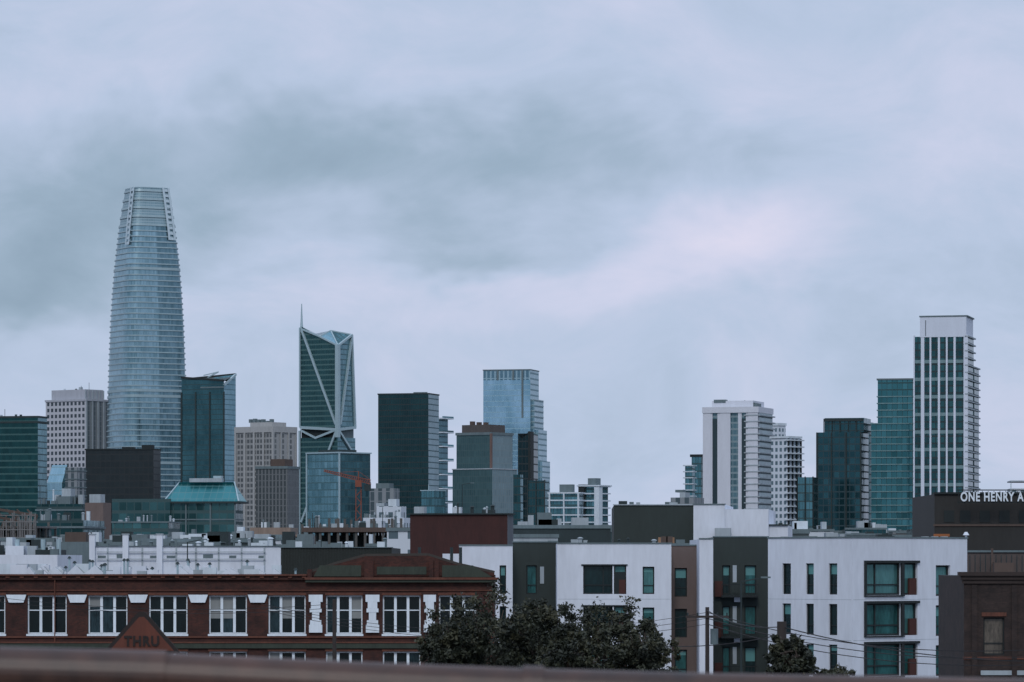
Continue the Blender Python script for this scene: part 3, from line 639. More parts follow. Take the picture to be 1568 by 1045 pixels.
QN=((911,922,1.05),(922,932,.72),(932,938,.9),(938,950,.55),(950,957,.85),(957,969,1.0))
for i in range(len(wx)-1):
    u1=b.uL(wx[i][1])-.06; u0=b.uL(wx[i+1][0])+.06
    if wx[i][1]<466:
        za,zb_=b.z(911),b.z(923)
        A_=[(u0,-.14,za),(u1,-.14,za),(u1-.18,-.14,zb_),(u0+.18,-.14,zb_)]
        b.face('pier_caps',FR,A_); b.face('pier_caps',FR,[(u0,-.14,za),(u1,-.14,za),(u1,.05,za),(u0,.05,za)])
        b.face('pier_caps',FR,[(u0+.18,-.14,zb_),(u1-.18,-.14,zb_),(u1-.18,.05,zb_),(u0+.18,.05,zb_)])
        b.face('pier_caps',FR,[(u0,-.14,za),(u0+.18,-.14,zb_),(u0+.18,.05,zb_),(u0,.05,za)]); b.face('pier_caps',FR,[(u1,-.14,za),(u1-.18,-.14,zb_),(u1-.18,.05,zb_),(u1,.05,za)])
    else:
        um=(u0+u1)/2; hw_=(u1-u0)/2*.72
        for k,(a,c,w) in enumerate(QN): b.box('quoins',FR,um-hw_*w,um+hw_*w,-.15-.01*(k%3),0.05,b.z(c)+.004,b.z(a))
b.box('downpipe',BR2,b.uL(85),b.uL(83.5),-.15,-.03,0,zt)
b.box('string_course',BR2,-.05,b.L,-.1,.1,b.z(977),b.z(974.5)); b.box('string_course_low',GRN,-.05,b.L,-.16,.1,b.z(993),b.z(985)); b.box('string_course_edge',BR2,-.08,b.L,-.2,.1,b.z(985),b.z(983))
b.box('string_course_top',BR2,-.05,b.L,-.07,.1,b.z(905),b.z(903.5))
b.box('cornice',BR2,b.uL(470),b.L+.2,-.35,.3,b.z(882),b.z(879.5)); b.box('cornice_under',BR,b.uL(470),b.L+.1,-.2,.1,b.z(888),b.z(882.05))
for i in range(int(b.L/.9)):
    u=.3+i*.9
    if u>b.uL(470): b.box('dentils',BR2,u,u+.25,-.28,-.19,b.z(885.5),b.z(882.1))
pz=b.z
poly=[(757,882),(757,878),(700,865),(655,851),(560,852),(515,864),(470,879),(470,882)]
b.face('gable_parapet',BR,[(b.uL(x),-.06,pz(y)) for x,y in poly]); b.face('gable_parapet',BR,[(b.uL(x),.35,pz(y)) for x,y in poly])
DC=plain('dark_coping',S(50,46,42,1.3))
for (x0,y0),(x1,y1) in zip(poly[1:],poly[2:-1]): b.beam('gable_coping',DC,(b.uL(x0),.12,pz(y0)),(b.uL(x1),.12,pz(y1)),.3)
for x0,x1,y0,y1 in ((480,553,866,883),(577,653,868,880),(677,754,866,884)):
    b.face('green_panels',GRN,[(b.uL(x1),-.1,pz(y1)),(b.uL(x0),-.1,pz(y1)),(b.uL(x0+ (10 if x0<500 else 0)),-.1,pz(y0)),(b.uL(x1-(30 if x0>670 else 0)),-.1,pz(y0))])
for x in (474,561,568,660,668): b.box('parapet_piers',BR,b.uL(x+4),b.uL(x-3),-.3+.004*(x%3),.1,pz(886),pz(858 if 520<x<700 else 872))
b.box('pavilion_cornice',BR2,-.3,b.uL(467),-.42,.1,pz(888),pz(884.5)); b.box('pavilion_cornice_lower',GRN,-.2,b.uL(468),-.33,.1,pz(892),pz(888.05))
rr=random.Random(5)
for i in range(80):
    px=rr.uniform(-20,440); u=b.uL(px); v=rr.uniform(1,14); zr=zt-.35; h=rr.uniform(.5,1.15); t=rr.random()
    if t<.45: b.box('rooftop_units',rr.choice([WHITE,WHITE2,OFFW]),u,u+rr.uniform(.3,1.1),v,v+.6,zr,zr+h)
    elif t<.7:
        w=rr.uniform(.3,.7); b.face('skylights_side',WHITE,[(u-w,v,zr+.5),(u+w,v,zr+.5),(u,v,zr+.5+h*.5)]); b.box('skylight_base',WHITE,u-w,u+w,v,v+1,zr,zr+.5); b.face('skylight_glass',gB,[(u-w,v,zr+.5),(u,v,zr+.5+h*.5),(u,v+1,zr+.5+h*.5),(u-w,v+1,zr+.5)]); b.face('skylight_glass',gB,[(u+w,v,zr+.5),(u,v,zr+.5+h*.5),(u,v+1,zr+.5+h*.5),(u+w,v+1,zr+.5)])
    else: b.cyl('vent_pipes',STEEL,(u,v),.07,zr,zr+h*1.3,8); b.cyl('vent_caps',DGREY,(u,v),.16,zr+h*1.3,zr+h*1.3+.15,8,.05)
for px in (640,690,704): b.cyl('steel_vent',DGREY,(b.uL(px),4),.1,zt,b.z(838),8)
b.box('white_rooftop_box',WHITE,b.uL(706),b.uL(676),4,6,zt,b.z(848)); b.done()

# ================================================================== APARTMENTS
tA=plain('apartment_glass_teal',S(46,92,92),rough=.1,metal=.4,var=.4,scale=.8); tB=plain('apartment_glass_dark',S(22,42,44),rough=.1,metal=.3,var=.35,scale=.8); tC=plain('apartment_glass_pale',S(70,112,112),rough=.15,metal=.4,var=.3,scale=.8)
DF=plain('dark_window_frame',S(22,30,32,1.25)); G3=[tA,tB,tC,tA]
b=T('apartment_building',1176,1305,1481,286,50)
def rows(n=5,y0=863,y1=911,sp=62.5): return [(y0+sp*i,y1+sp*i) for i in range(n)]
ztp=b.z(824)
opsL=[(b.uL(c),b.uL(a),b.z(y1),b.z(y0),'mid') for a,c in ((1198,1211),(1234,1246),(1269,1282)) for y0,y1 in rows()]
wall_open(b,'L',0,0,b.L,0,ztp,opsL,'white_wall',WHITE,depth=.22,glass=[tB,tB,tA],frame=DF,fw=.08)
opsR=[]
for y0,y1 in rows(5,862,912): opsR.append((b.vR(1326),b.vR(1380),b.z(y1),b.z(y0),'mid'))
for y0,y1 in rows(5,866,914): opsR.append((b.vR(1433),b.vR(1455),b.z(y1),b.z(y0),'mid'))
for y0,y1 in rows(5,862,912): opsR.append((b.vR(1383),b.vR(1405),b.z(y1),b.z(y0)))
wall_open(b,'R',0,0,b.R,0,ztp,opsR,'white_wall',WHITE,depth=.3,glass=[tA,tC,tA],frame=DF,fw=.14)
for y0,y1 in rows(5,862,912):
    b.box('rust_panels',RUST,.02,.2,b.vR(1393),b.vR(1404)-.02,b.z(y1)+.01,b.z(y0+24)); b.box('dark_hoods',DF,-.14,.02,b.vR(1323),b.vR(1407),b.z(y0)-.02,b.z(y0)+.16)
    b.box('dark_hoods',DF,-.12,.02,b.vR(1323),b.vR(1326),b.z(y1),b.z(y0)-.03); b.box('dark_hoods',DF,-.12,.02,b.vR(1379.5),b.vR(1383.5),b.z(y1),b.z(y0)-.03); b.box('dark_sills',DF,-.13,.02,b.vR(1323),b.vR(1384),b.z(y1)-.1,b.z(y1)-.01)
b.face('white_wall',WHITE,[(b.L,0,0),(b.L,b.R,0),(b.L,b.R,ztp),(b.L,0,ztp)]); b.face('white_wall',WHITE,[(0,b.R,0),(b.L,b.R,0),(b.L,b.R,ztp),(0,b.R,ztp)])
b.face('roof',ROOF,[(0,0,ztp-.4),(b.L,0,ztp-.4),(b.L,b.R,ztp-.4),(0,b.R,ztp-.4)])
b.box('coping',GREY,-.06,b.L+.05,-.06,.25,ztp,ztp+.1); b.box('coping',GREY,-.06,.25,.25,b.R+.05,ztp,ztp+.1)
for i in range(5): 
    z=b.z(919+62.5*i); b.box('control_joints',OFFW,.1,b.L-.05,-.006,.02,z,z+.025); b.box('control_joints',OFFW,-.006,.02,.1,b.R-.05,z,z+.025)
def bay(xl,xr,d,yt,mat,ops,gl,frame=DF,R=16,st='mid',dep=.25):
    b.frame(xl,xr,xr+1,d,0,R=R); zt=b.z(yt)
    o=[(b.uL(c),b.uL(a),b.z(y1),b.z(y0),st) for a,c,y0,y1 in ops]
    wall_open(b,'L',0,0,b.L,0,zt,o,'bay_wall',mat,depth=dep,glass=gl,frame=frame,fw=.09)
    b.face('bay_wall',mat,[(0,0,0),(0,R,0),(0,R,zt),(0,0,zt)]); b.face('bay_wall',mat,[(b.L,0,0),(b.L,R,0),(b.L,R,zt),(b.L,0,zt)])
    b.face('roof',ROOF,[(0,0,zt-.3),(b.L,0,zt-.3),(b.L,R,zt-.3),(0,R,zt-.3)]); b.box('bay_coping',GREY,-.03,b.L+.03,-.06,.2,zt,zt+.09)
R5=rows(5,866,910)
bay(703,785,297,836,WHITE,[(765,775,y0,y1) for y0,y1 in R5],[tB])
bay(785,853,300,831,gb,[(806,822,y0,y1) for y0,y1 in R5],[tB,tB,tA])
for y0,y1 in R5: b.box('pale_blinds',OFFW,b.uL(833),b.uL(827),-.03,.02,b.z(y1-16),b.z(y0+2))
bay(853,1028,292,833,WHITE,[(893,938,y0,y1) for y0,y1 in R5]+[(940,959,y0,y1) for y0,y1 in R5]+[(984,1002,y0+2,y1) for y0,y1 in R5],[tB,tA,tC,tB],dep=.3)
for y0,y1 in R5:
    b.box('spandrel_panels',BLACK,b.uL(958),b.uL(941),.03,.2,b.z(y1)+.02,b.z(y0+10)); b.box('rust_panels',RUST,b.uL(958),b.uL(948),.01,.029,b.z(y1)+.02,b.z(y0+22)); b.box('hood',DF,b.uL(961),b.uL(890),-.08,.02,b.z(y0)-.02,b.z(y0)+.08)
    b.box('control_joints',OFFW,.1,b.L-.1,-.006,.01,b.z(y1+8),b.z(y1+8)+.025)
bay(1028,1071,295,836,plain('taupe_cladding',S(88,76,72,1.3),var=.08),[(1033,1052,y0+4,y1+4) for y0,y1 in R5],[tA,tB])
bay(1071,1092,290.5,826,WHITE,[],G3)
bay(1092,1177,300,823,gb,[(1106,1118,y0,y1) for y0,y1 in R5]+[(1140,1158,y0,y1) for y0,y1 in R5],[tB,tB,tA])
for y0,y1 in R5:
    b.box('pale_blinds',OFFW,b.uL(1128),b.uL(1122),-.03,.02,b.z(y1-18),b.z(y0)); b.box('lanterns',WHITE,b.uL(1133),b.uL(1124),-.3,.0,b.z(y1+12),b.z(y1+2))
    b.box('balcony_floor',DF,b.uL(1160),b.uL(1104),-.9,.0,b.z(y1+5),b.z(y1+2)); b.box('balcony_rail',DF,b.uL(1160),b.uL(1104),-.9,-.85,b.z(y1-14),b.z(y1-15.5)); b.box('balcony_panel',RUST,b.uL(1106),b.uL(1094),-.4,-.01,b.z(y1+4),b.z(y1-20))
    for k in range(12): 
        u=b.uL(1160)+(b.uL(1104)-b.uL(1160))*k/11; b.box('balcony_rail',DF,u-.012,u+.012,-.89,-.86,b.z(y1+2),b.z(y1-14))
b.frame(780,1480,1481,300,0,R=15)
for px in (1022,1030,1180,1210,1430,1445,1460): b.box('rooftop_hut',BROWN if px<1100 else OFFW,b.uL(px+5),b.uL(px-5),6,7,b.z(832),b.z(821))
b.done()

b=T('dark_loft_building',1431,1640,1645,360,0,R=20)
m=plain('dark_umber_render',S(36,36,35,1.3),var=.2); b.walls(m,m,0,b.z(757)); b.box('coping',BLACK,-.1,b.L+.1,-.2,.3,b.z(757),b.z(754)); b.box('band',BROWN,-.1,b.L+.1,-.1,.1,b.z(806),b.z(803))
for px in (1445,1470,1500,1530,1560): b.box('wall_panels',BLACK,b.uL(px+16),b.uL(px),-.05,.0,b.z(800),b.z(782))
b.box('orange_rooftop_cap',plain('orange_cap',S(140,86,50,1.3)),b.uL(1452),b.uL(1428),-1.2,-.6,b.z(822),b.z(818)); b.done()
b=B('rooftop_lettering_sign',((1469-PX0)/F*358,358)).axes()
zz=lambda py:H+(PY0-py)/F*358; xx=lambda px:(px-1469)/F*358
for py in (751.5,770): b.box('rails',BLACK,xx(1466),xx(1640),.12,.2,zz(py),zz(py)+.1)
for i in range(20): b.box('posts',BLACK,xx(1468+i*9),xx(1468+i*9)+.05,.125,.195,zz(772),zz(752))
def letters(txt,size,ext,off,mat,root,width,name,loc,sc=1.0):
    cu=bpy.data.curves.new(name,'FONT'); cu.body=txt; cu.size=size; cu.extrude=ext; cu.offset=off; cu.space_character=1.15
    to=bpy.data.objects.new('t',cu); scene.collection.objects.link(to)
    dg=bpy.context.evaluated_depsgraph_get(); me=bpy.data.meshes.new_from_object(to.evaluated_get(dg)); bpy.data.objects.remove(to)
    lo=bpy.data.objects.new(name,me); scene.collection.objects.link(lo); me.materials.clear(); me.materials.append(mat)
    x0=min(v.co.x for v in me.vertices); x1=max(v.co.x for v in me.vertices)
    lo.parent=root; lo.rotation_euler=(math.radians(90),0,0); k=width/(x1-x0); lo.scale=(k,1,1); lo.location=(loc[0]-x0*k,loc[1],loc[2])
letters('ONE HENRY ADAMS',1.15,.04,.03,FR,b.root,xx(1606)-xx(1471),'letters',(xx(1471),0,zz(767.5)))
b.done()

b=T('brown_brick_corner_building',1476,1640,1645,235,0,R=14)
db=brick('dark_brown_brick',S(44,36,34,1.4),S(34,28,27,1.4),S(42,37,36,1.3)); DB=plain('dark_cornice',S(42,33,30,1.3),var=.2)
o=[(b.uL(1538),b.uL(1506),b.z(1003),b.z(946),'mid'),(b.uL(1605),b.uL(1573),b.z(1003),b.z(946),'mid'),(b.uL(1538),b.uL(1506),b.z(1105),b.z(1048),'mid')]
zt=b.z(882); wall_open(b,'L',0,0,b.L,0,zt,o,'brick_wall',db,depth=.25,glass=[plain('curtained_glass',S(80,74,66),rough=.3,var=.5,scale=2)],frame=DF,fw=.08)
b.face('side_wall',db,[(b.L,0,0),(b.L,14,0),(b.L,14,zt),(b.L,0,zt)]); b.face('side_wall',db,[(0,0,0),(0,14,0),(0,14,zt),(0,0,zt)]); b.face('roof',ROOF,[(0,0,zt),(b.L,0,zt),(b.L,14,zt),(0,14,zt)])
for i,(y0,y1,o_) in enumerate(((894,888,.12),(888,882,.22),(882,876,.36))): b.box('cornice',DB,-.1,b.L+o_,-o_,.3+.01*i,b.z(y0)+.003,b.z(y1))
b.box('band',BR2,0,b.L+.05,-.06,.05,b.z(1010),b.z(1006)); b.box('white_band',OFFW,0,b.L-1,-.1,.05,b.z(1034),b.z(1027)); b.box('lintel',BR2,b.uL(1541),b.uL(1503),-.08,.05,b.z(944),b.z(938))
for px in (1492,1553): b.box('pilasters',db,b.uL(px+4),b.uL(px-4),-.115,.05,0,b.z(896))
b.done()
b=T('brown_penthouse_building',1480,1640,1645,300,0,R=12); m=plain('mauve_brown_render',S(74,66,64,1.3),var=.15); b.walls(m,m,0,b.z(846)); b.box('coping',GREY,0,b.L,-.15,.2,b.z(846),b.z(843)); b.box('posts',BROWN,b.uL(1516),b.uL(1513),-2,-1.8,b.z(882),b.z(840)); b.box('shed',BROWN,b.uL(1545),b.uL(1515),-3,-1,b.z(882),b.z(862))
for i in range(14): b.box('pipes',DGREY,b.uL(1485+i*8),b.uL(1484+i*8),-.3,-.2,b.z(880),b.z(850))
b.cyl('mushroom_vent',WHITE,(b.uL(1477),-1),.08,b.z(848),b.z(820),8); b.cyl('mushroom_vent',WHITE,(b.uL(1477),-1),.25,b.z(820),b.z(815),10,.1); b.done()
b=T('distant_white_terminal',1548,1640,1645,1500,3,R=20); b.walls(wf,wf,0,b.z(748)); b.piersL(WHITE2,6,.5,.5,0,b.z(740)); b.box('deck',OFFW,0,b.L,0,20,b.z(738),b.z(736)); b.done()

# ================================================================== TERRAIN
def gz(y):
    t=min(1,max(0,(y-16)/150.0)); t=t*t*(3-2*t); return 14.3*(1-t)
me=bpy.data.meshes.new('ground'); ys=[-6000,-300,-40,0,10,16,24,34,46,60,76,94,112,130,148,166,200,260,400,900,2000,5000,12000,40000]; xs_=[-30000,-3000,-600,-150,-60,-20,0,20,60,150,600,3000,30000]
V=[];Fc=[]
for y in ys:
    for x in xs_: V.append((x,y,gz(y)-.02))
nx=len(xs_)
for j in range(len(ys)-1):
    for i in range(nx-1): a=j*nx+i; Fc.append((a,a+1,a+nx+1,a+nx))
me.from_pydata(V,[],Fc); me.materials.append(plain('ground_asphalt_and_dirt',(0.06,0.06,0.058,1),scale=.05,streak=False)); go=bpy.data.objects.new('ground',me); scene.collection.objects.link(go)
def sheet(name,x0,x1,y0,y1,dz,mat):
    me=bpy.data.meshes.new(name); Y=[y0]+[y for y in ys if y0<y<y1]+[y1]
    V=[];Fc=[]
    for y in Y: V+= [(x0,y,gz(y)+dz),(x1,y,gz(y)+dz)]
    for j in range(len(Y)-1): Fc.append((2*j,2*j+1,2*j+3,2*j+2))
    me.from_pydata(V,[],Fc); me.materials.append(mat); o=bpy.data.objects.new(name,me); scene.collection.objects.link(o); return o
asph=plain('asphalt',(0.05,0.05,0.052,1),streak=False); sheet('road',-80,80,-7,6.0,.0,asph)
sheet('road_marking',-80,80,-.6,-.45,.004,plain('yellow_paint',(0.5,0.35,0.05,1)))
PC=plain('pavement_concrete',(0.3,0.29,0.28,1))
kb=B('pavement',(0,6.0)).axes(); kb.box('slab',PC,-80,80,0,4,13.5,14.3+.13); kb.done()
sheet('road',-70,70,205,222,.0,asph)
kb=B('pavement',(0,222)).axes(); kb.box('slab',PC,-70,70,0,5,-.5,.13); kb.done()

# ================================================================== FOREGROUND RAIL AND SIGN
d=8.0; rz=lambda py:H+(PY0-py)/F*d; rx=lambda px:(px-PX0)/F*d
b=B('painted_pipe_railing',(0,d)).axes()
RAIL=plain('rusty_brown_rail',S(62,40,30,1.3),rough=.45,var=.5,scale=2.2,streak=False)
def tube(part,mat,p0,p1,r,n=32):
    a=Vector(p0);c=Vector(p1);dd=(c-a).normalized(); x=dd.cross(Vector((0,0,1))).normalized(); y=x.cross(dd)
    for i in range(n):
        t0=2*math.pi*i/n;t1=2*math.pi*(i+1)/n
        o0=(x*math.cos(t0)+y*math.sin(t0))*r;o1=(x*math.cos(t1)+y*math.sin(t1))*r
        b.face(part,mat,[tuple(a+o0),tuple(a+o1),tuple(c+o1),tuple(c+o0)])
TL=[(-6000,930),(0,993),(260,1000),(540,1013),(800,1023),(1100,1031),(1568,1039),(8000,1130)]
def topline(px):
    for (a,ya),(c,yc) in zip(TL,TL[1:]):
        if px<=c: return ya+(yc-ya)*(px-a)/(c-a)
r0=.05
for (x0,y0),(x1,y1) in zip(TL,TL[1:]): tube('rail',RAIL,(rx(x0),0,rz(y0)-r0),(rx(x1),0,rz(y1)-r0),r0)
tube('coupler',RAIL,(rx(800),0,rz(topline(800))-r0),(rx(832),0,rz(topline(832))-r0),r0+.005)
tube('coupler',RAIL,(rx(-40),0,rz(topline(-40))-r0),(rx(0),0,rz(993)-r0),r0+.0045); tube('coupler',RAIL,(rx(0),0,rz(993)-r0),(rx(255),0,rz(topline(255))-r0),r0+.004)
for (x0,y0),(x1,y1) in zip(TL,TL[1:]): tube('lower_rail',RAIL,(rx(x0),0.02,rz(y0)-.55),(rx(x1),0.02,rz(y1)-.55),.03,16)
for px in (-1800,-300,1200,2700): b.cyl('posts',RAIL,(rx(px),0),.045,14.1,rz(topline(px))-r0,16)
b.done()
sd=40.0; X=lambda p:(p-PX0)/F*sd; Z=lambda p:H+(PY0-p)/F*sd
b=B('triangular_road_sign',(X(217),sd)).axes()
SG=plain('weathered_sign_face',S(84,44,32,1.3),var=.2,scale=3); SB=plain('sign_border',S(32,24,22,1.2))
def tri(y,z0,z1,w,part,mat,y2):
    pts=[(-w,y,z0),(w,y,z0),(w*.16,y,z1-.03),(w*.07,y,z1),(-w*.07,y,z1),(-w*.16,y,z1-.03)]; b.face(part,mat,pts); q=[(p[0],y2,p[2]) for p in pts]; b.face(part,mat,q[::-1])
    for i in range(6): b.face(part,mat,[pts[i],pts[(i+1)%6],q[(i+1)%6],q[i]])
tri(0,Z(1001),Z(937),.40,'border',SB,.02); tri(-.004,Z(997),Z(945),.33,'panel',SG,0.001)
b.cyl('post',STEEL,(0,.06),.03,gz(sd)-.1,Z(950),10)
letters('THRU',.14,.003,.006,SB,b.root,.36,'legend',(-.18,-.012,Z(989))); b.done()

# ================================================================== POLES AND WIRES
def pole(name,px,pyt,d,arm=True,r=.15):
    X=(px-PX0)/F*d; zt=H+(PY0-pyt)/F*d
    b=B(name,(X,d)).axes(); b.cyl('shaft',WOOD,(0,0),r*1.3,gz(d)-.2,zt,12,r)
    if arm:
        b.box('crossarm',WOOD,-1.1,1.1,-.06-r,-r+.04,zt-.55,zt-.43)
        for x in (-1,-.5,.5,1): b.cyl('insulators',DGREY,(x,-r),.04,zt-.43,zt-.28,8)
        b.cyl('transformer',GREY,(r+.25,-.1),.2,zt-1.9,zt-1.1,12)
    b.done()
pole('utility_pole',512,918,215,False,.1); pole('utility_pole',1197,952,150,False,.18); pole('utility_pole',1083,930,200,True,.1); pole('utility_pole',-30,905,205,True,.12)
b=B('overhead_wires',(0,180)).axes()
WR=plain('wire_rubber',(0.02,0.02,0.022,1))
def wire(px0,py0,d0,px1,py1,d1,sag,r=.018):
    A=Vector(((px0-PX0)/F*d0,d0-180,H+(PY0-py0)/F*d0)); C=Vector(((px1-PX0)/F*d1,d1-180,H+(PY0-py1)/F*d1)); n=16; pr=None
    for i in range(n+1):
        t=i/n; p=A.lerp(C,t); p.z-=sag*4*t*(1-t)
        if pr: b.beam('wires',WR,pr,p,r*2)
        pr=p.copy()
for k in range(3): wire(1083,938+k*9,200,1700,985+k*12,170,1.0); wire(1083,938+k*9,200,400,925+k*4,210,1.2,.012)
wire(1197,960,150,1083,935,200,.3); wire(1197,960,150,1700,1010,140,.5); wire(1197,972,150,860,955,210,.8)
wire(-30,912,205,512,925,215,.5,.012); wire(-30,918,205,512,931,215,.5,.012); b.done()
def lamp(name,px,pyt,d):
    X=(px-PX0)/F*d; zt=H+(PY0-pyt)/F*d; b=B(name,(X,d)).axes(); b.cyl('mast',DGREY,(0,0),.1,0,zt,8,.06); b.beam('arm',DGREY,(0,0,zt-.05),(1.6,0,zt+.25),.09); b.box('head',GREY,1.4,2.1,-.15,.15,zt+.2,zt+.32); b.done()
lamp('street_lamp',287,830,420); lamp('street_lamp',708,742,700); lamp('street_lamp',1135,890,280)

# ================================================================== TREES
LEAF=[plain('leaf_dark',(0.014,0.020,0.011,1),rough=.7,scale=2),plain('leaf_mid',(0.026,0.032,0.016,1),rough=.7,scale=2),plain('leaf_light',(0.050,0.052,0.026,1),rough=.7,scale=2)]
BARK=plain('bark',(0.05,0.038,0.03,1),scale=3)
def tree(name,px,d,pyt,rpx,seed,dens=1.0):
    r=random.Random(seed); X=(px-PX0)/F*d; zt=H+(PY0-pyt)/F*d; R=rpx/F*d; g=gz(d); Hh=R*1.15; cz=zt-Hh
    b=B(name,(X,d)).axes()
    b.cyl('trunk',BARK,(0,0),.2,g-.1,cz-Hh*.3,10,.13)
    for i in range(18):
        an=r.uniform(0,6.28); e=r.uniform(.2,1.3); ln=r.uniform(.7,1.05)
        p0=Vector((0,0,cz-Hh*.3*r.uniform(.9,1.8))); p1=Vector((math.cos(an)*R*.95*math.cos(e)*ln,math.sin(an)*R*.95*math.cos(e)*ln,cz+Hh*.92*math.sin(e)*ln-Hh*.05)); pm=p0.lerp(p1,.5)+Vector((r.uniform(-.2,.2),r.uniform(-.2,.2),r.uniform(0,.3)))
        b.beam('limbs',BARK,p0,pm,.1); b.beam('limbs',BARK,pm,p1,.045)
    vs_=[];fs=[];mi=[]
    ncl=int(210*dens)
    for c in range(ncl):
        while True:
            q=Vector((r.uniform(-1,1),r.uniform(-1,1),r.uniform(-1,1)))
            if .25<q.length<1: break
        lump=1.05+.4*mnoise.noise(q.normalized()*1.9+Vector((seed,0,0)))+.3*mnoise.noise(q.normalized()*5+Vector((seed,3,0)))
        c0=Vector((q.x*R*lump,q.y*R*lump,cz+q.z*Hh*lump)); cr=r.uniform(.12,.4)*R*.42
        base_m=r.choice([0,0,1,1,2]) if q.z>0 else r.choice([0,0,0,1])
        for k in range(80):
            o=Vector((r.gauss(0,.5),r.gauss(0,.5),r.gauss(0,.42)))*cr*1.3; p=c0+o
            s=r.uniform(.035,.08); n=Vector((r.gauss(0,1),r.gauss(0,1),r.gauss(0,1)+.5)).normalized(); t=n.orthogonal().normalized(); t.rotate(Quaternion(n,r.uniform(0,6.28))); u=n.cross(t)
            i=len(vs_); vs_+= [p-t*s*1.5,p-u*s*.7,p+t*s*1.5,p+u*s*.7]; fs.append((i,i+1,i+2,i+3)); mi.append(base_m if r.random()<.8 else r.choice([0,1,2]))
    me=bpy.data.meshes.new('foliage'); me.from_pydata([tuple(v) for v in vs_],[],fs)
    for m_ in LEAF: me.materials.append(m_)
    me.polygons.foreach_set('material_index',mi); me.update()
    o=bpy.data.objects.new('foliage',me); scene.collection.objects.link(o); o.parent=b.root; b.done()
tree('street_tree',748,165,910,88,1,1.4); tree('street_tree',826,160,920,66,2,1.1); tree('street_tree',920,168,930,76,3,1.3); tree('street_tree',984,160,958,50,4,.9); tree('street_tree',1207,140,974,34,5,.6); tree('street_tree',1262,140,1022,48,6,.8); tree('street_tree',694,160,944,44,8,.9); tree('street_tree',870,150,968,50,9,.8)

# ================================================================== SKY
w=bpy.data.worlds.new('World'); scene.world=w; w.use_nodes=True; nt=w.node_tree; nt.nodes.clear()
out=nd(nt,'ShaderNodeOutputWorld'); tc=nd(nt,'ShaderNodeTexCoord')
SE,AZ=math.radians(42),math.radians(186)
sky=nd(nt,'ShaderNodeTexSky'); sky.sky_type='NISHITA'; sky.sun_disc=False; sky.sun_elevation=SE; sky.sun_rotation=AZ
bg1=nd(nt,'ShaderNodeBackground'); nt.links.new(sky.outputs[0],bg1.inputs[0]); bg1.inputs[1].default_value=.1
def vm(op,a,b=None,scale=None):
    n=nd(nt,'ShaderNodeVectorMath',operation=op)
    nt.links.new(a,n.inputs[0])
    if b is not None:
        if isinstance(b,tuple): n.inputs[1].default_value=b
        else: nt.links.new(b,n.inputs[1])
    if scale is not None: n.inputs['Scale'].default_value=scale
    return n.outputs[0]
dirv=tc.outputs['Generated']
def noise3(v,scale,detail,rough=.55,sc=(1,1,1),dist=0):
    v=vm('MULTIPLY',v,sc); n=nd(nt,'ShaderNodeTexNoise'); n.inputs['Scale'].default_value=scale; n.inputs['Detail'].default_value=detail; n.inputs['Roughness'].default_value=rough; n.inputs['Distortion'].default_value=dist; nt.links.new(v,n.inputs['Vector']); return n
w1=noise3(dirv,16,4,.6,(1,1,1.6))
warp=vm('SCALE',vm('SUBTRACT',w1.outputs[1],(.5,.5,.5)),scale=.055)
dv=vm('ADD',dirv,warp); sp=nd(nt,'ShaderNodeSeparateXYZ'); nt.links.new(dv,sp.inputs[0])
acc=0.63
# cloud masses by direction: (bearing, elevation, width, height, lighter/darker)
for px,py,rx_,ry_,am in ((560,258,330,85,-.34),(140,345,270,110,-.32),(40,455,150,45,-.22),(745,362,130,32,-.22),(1120,375,190,75,.26),(900,440,260,50,.14),(1340,330,190,70,-.08),(950,230,260,55,-.12),(250,190,300,50,-.10),(1480,160,160,90,.10),(700,20,600,50,.04),(420,440,200,40,.08),(1330,480,200,40,-.08),(250,540,300,40,.04)):
    cx,cz=(px-PX0)/F,(PY0-py)/F
    ex=mth(nt,'MULTIPLY_ADD',sp.outputs[0],F/rx_,-cx*F/rx_); ez=mth(nt,'MULTIPLY_ADD',sp.outputs[2],F/ry_,-cz*F/ry_)
    e=mth(nt,'ADD',mth(nt,'MULTIPLY',ex,ex),mth(nt,'MULTIPLY',ez,ez))
    acc=mth(nt,'ADD',mth(nt,'MULTIPLY',mth(nt,'EXPONENT',mth(nt,'MULTIPLY',e,-1.0)),am),acc)
n1=noise3(dirv,24,6,.6,(.75,.75,1.5),.5); n2=noise3(dirv,7,3,.5,(1,1,2.2))
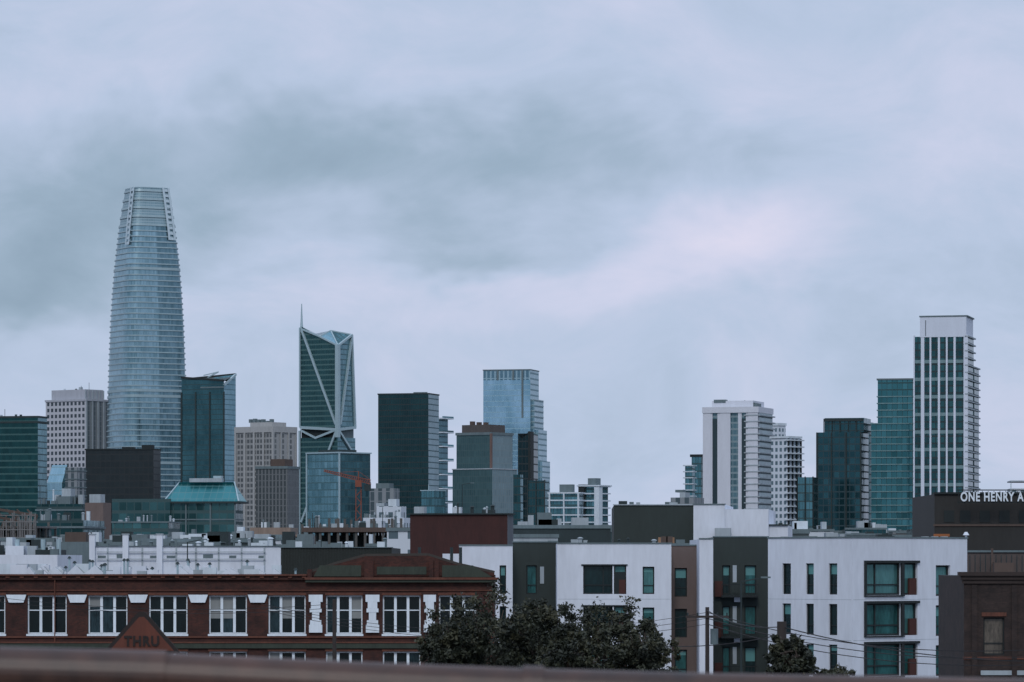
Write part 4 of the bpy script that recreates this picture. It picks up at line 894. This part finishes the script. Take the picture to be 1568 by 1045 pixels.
acc=mth(nt,'ADD',acc,mth(nt,'MULTIPLY_ADD',n1.outputs[0],.56,-.28)); acc=mth(nt,'ADD',acc,mth(nt,'MULTIPLY_ADD',n2.outputs[0],.24,-.12))
cr=nd(nt,'ShaderNodeValToRGB'); nt.links.new(acc,cr.inputs[0]); E=cr.color_ramp
def l3(r,g,b): return (l1(r),l1(g),l1(b),1)
E.elements[0].position=.1; E.elements[0].color=l3(136,158,178); E.elements[1].position=1.0; E.elements[1].color=l3(223,220,240)
for p,c in ((.32,l3(154,175,196)),(.6,l3(184,199,224)),(.8,l3(205,210,234))): e=E.elements.new(p); e.color=c
sp0=nd(nt,'ShaderNodeSeparateXYZ'); nt.links.new(dirv,sp0.inputs[0])
mr=nd(nt,'ShaderNodeMapRange'); nt.links.new(sp0.outputs[2],mr.inputs[0]); mr.inputs[1].default_value=.2; mr.inputs[2].default_value=.9; mr.inputs[3].default_value=1.0; mr.inputs[4].default_value=1.4
bg2=nd(nt,'ShaderNodeBackground'); nt.links.new(cr.outputs[0],bg2.inputs[0]); nt.links.new(mr.outputs[0],bg2.inputs[1])
mx=nd(nt,'ShaderNodeMixShader'); mx.inputs[0].default_value=.97; nt.links.new(bg1.outputs[0],mx.inputs[1]); nt.links.new(bg2.outputs[0],mx.inputs[2]); nt.links.new(mx.outputs[0],out.inputs[0])
sl=bpy.data.lights.new('sun','SUN'); sl.energy=1.15; sl.angle=math.radians(15); sl.color=(1,.97,.93); so=bpy.data.objects.new('sun',sl); scene.collection.objects.link(so)
sdv=Vector((math.sin(AZ)*math.cos(SE),math.cos(AZ)*math.cos(SE),math.sin(SE))); so.rotation_euler=sdv.to_track_quat('Z','Y').to_euler(); so.location=(0,-20,60)
# ================================================================== CAMERA
cam=bpy.data.cameras.new('camera'); cam.sensor_width=36; cam.lens=F*36/1568; cam.shift_y=(PY0-522.5)/1568; cam.clip_start=.5; cam.clip_end=60000
cam.dof.use_dof=True; cam.dof.focus_distance=900; cam.dof.aperture_fstop=13
co=bpy.data.objects.new('camera',cam); scene.collection.objects.link(co); co.location=(0,0,H); co.rotation_euler=(math.radians(90),0,0); scene.camera=co
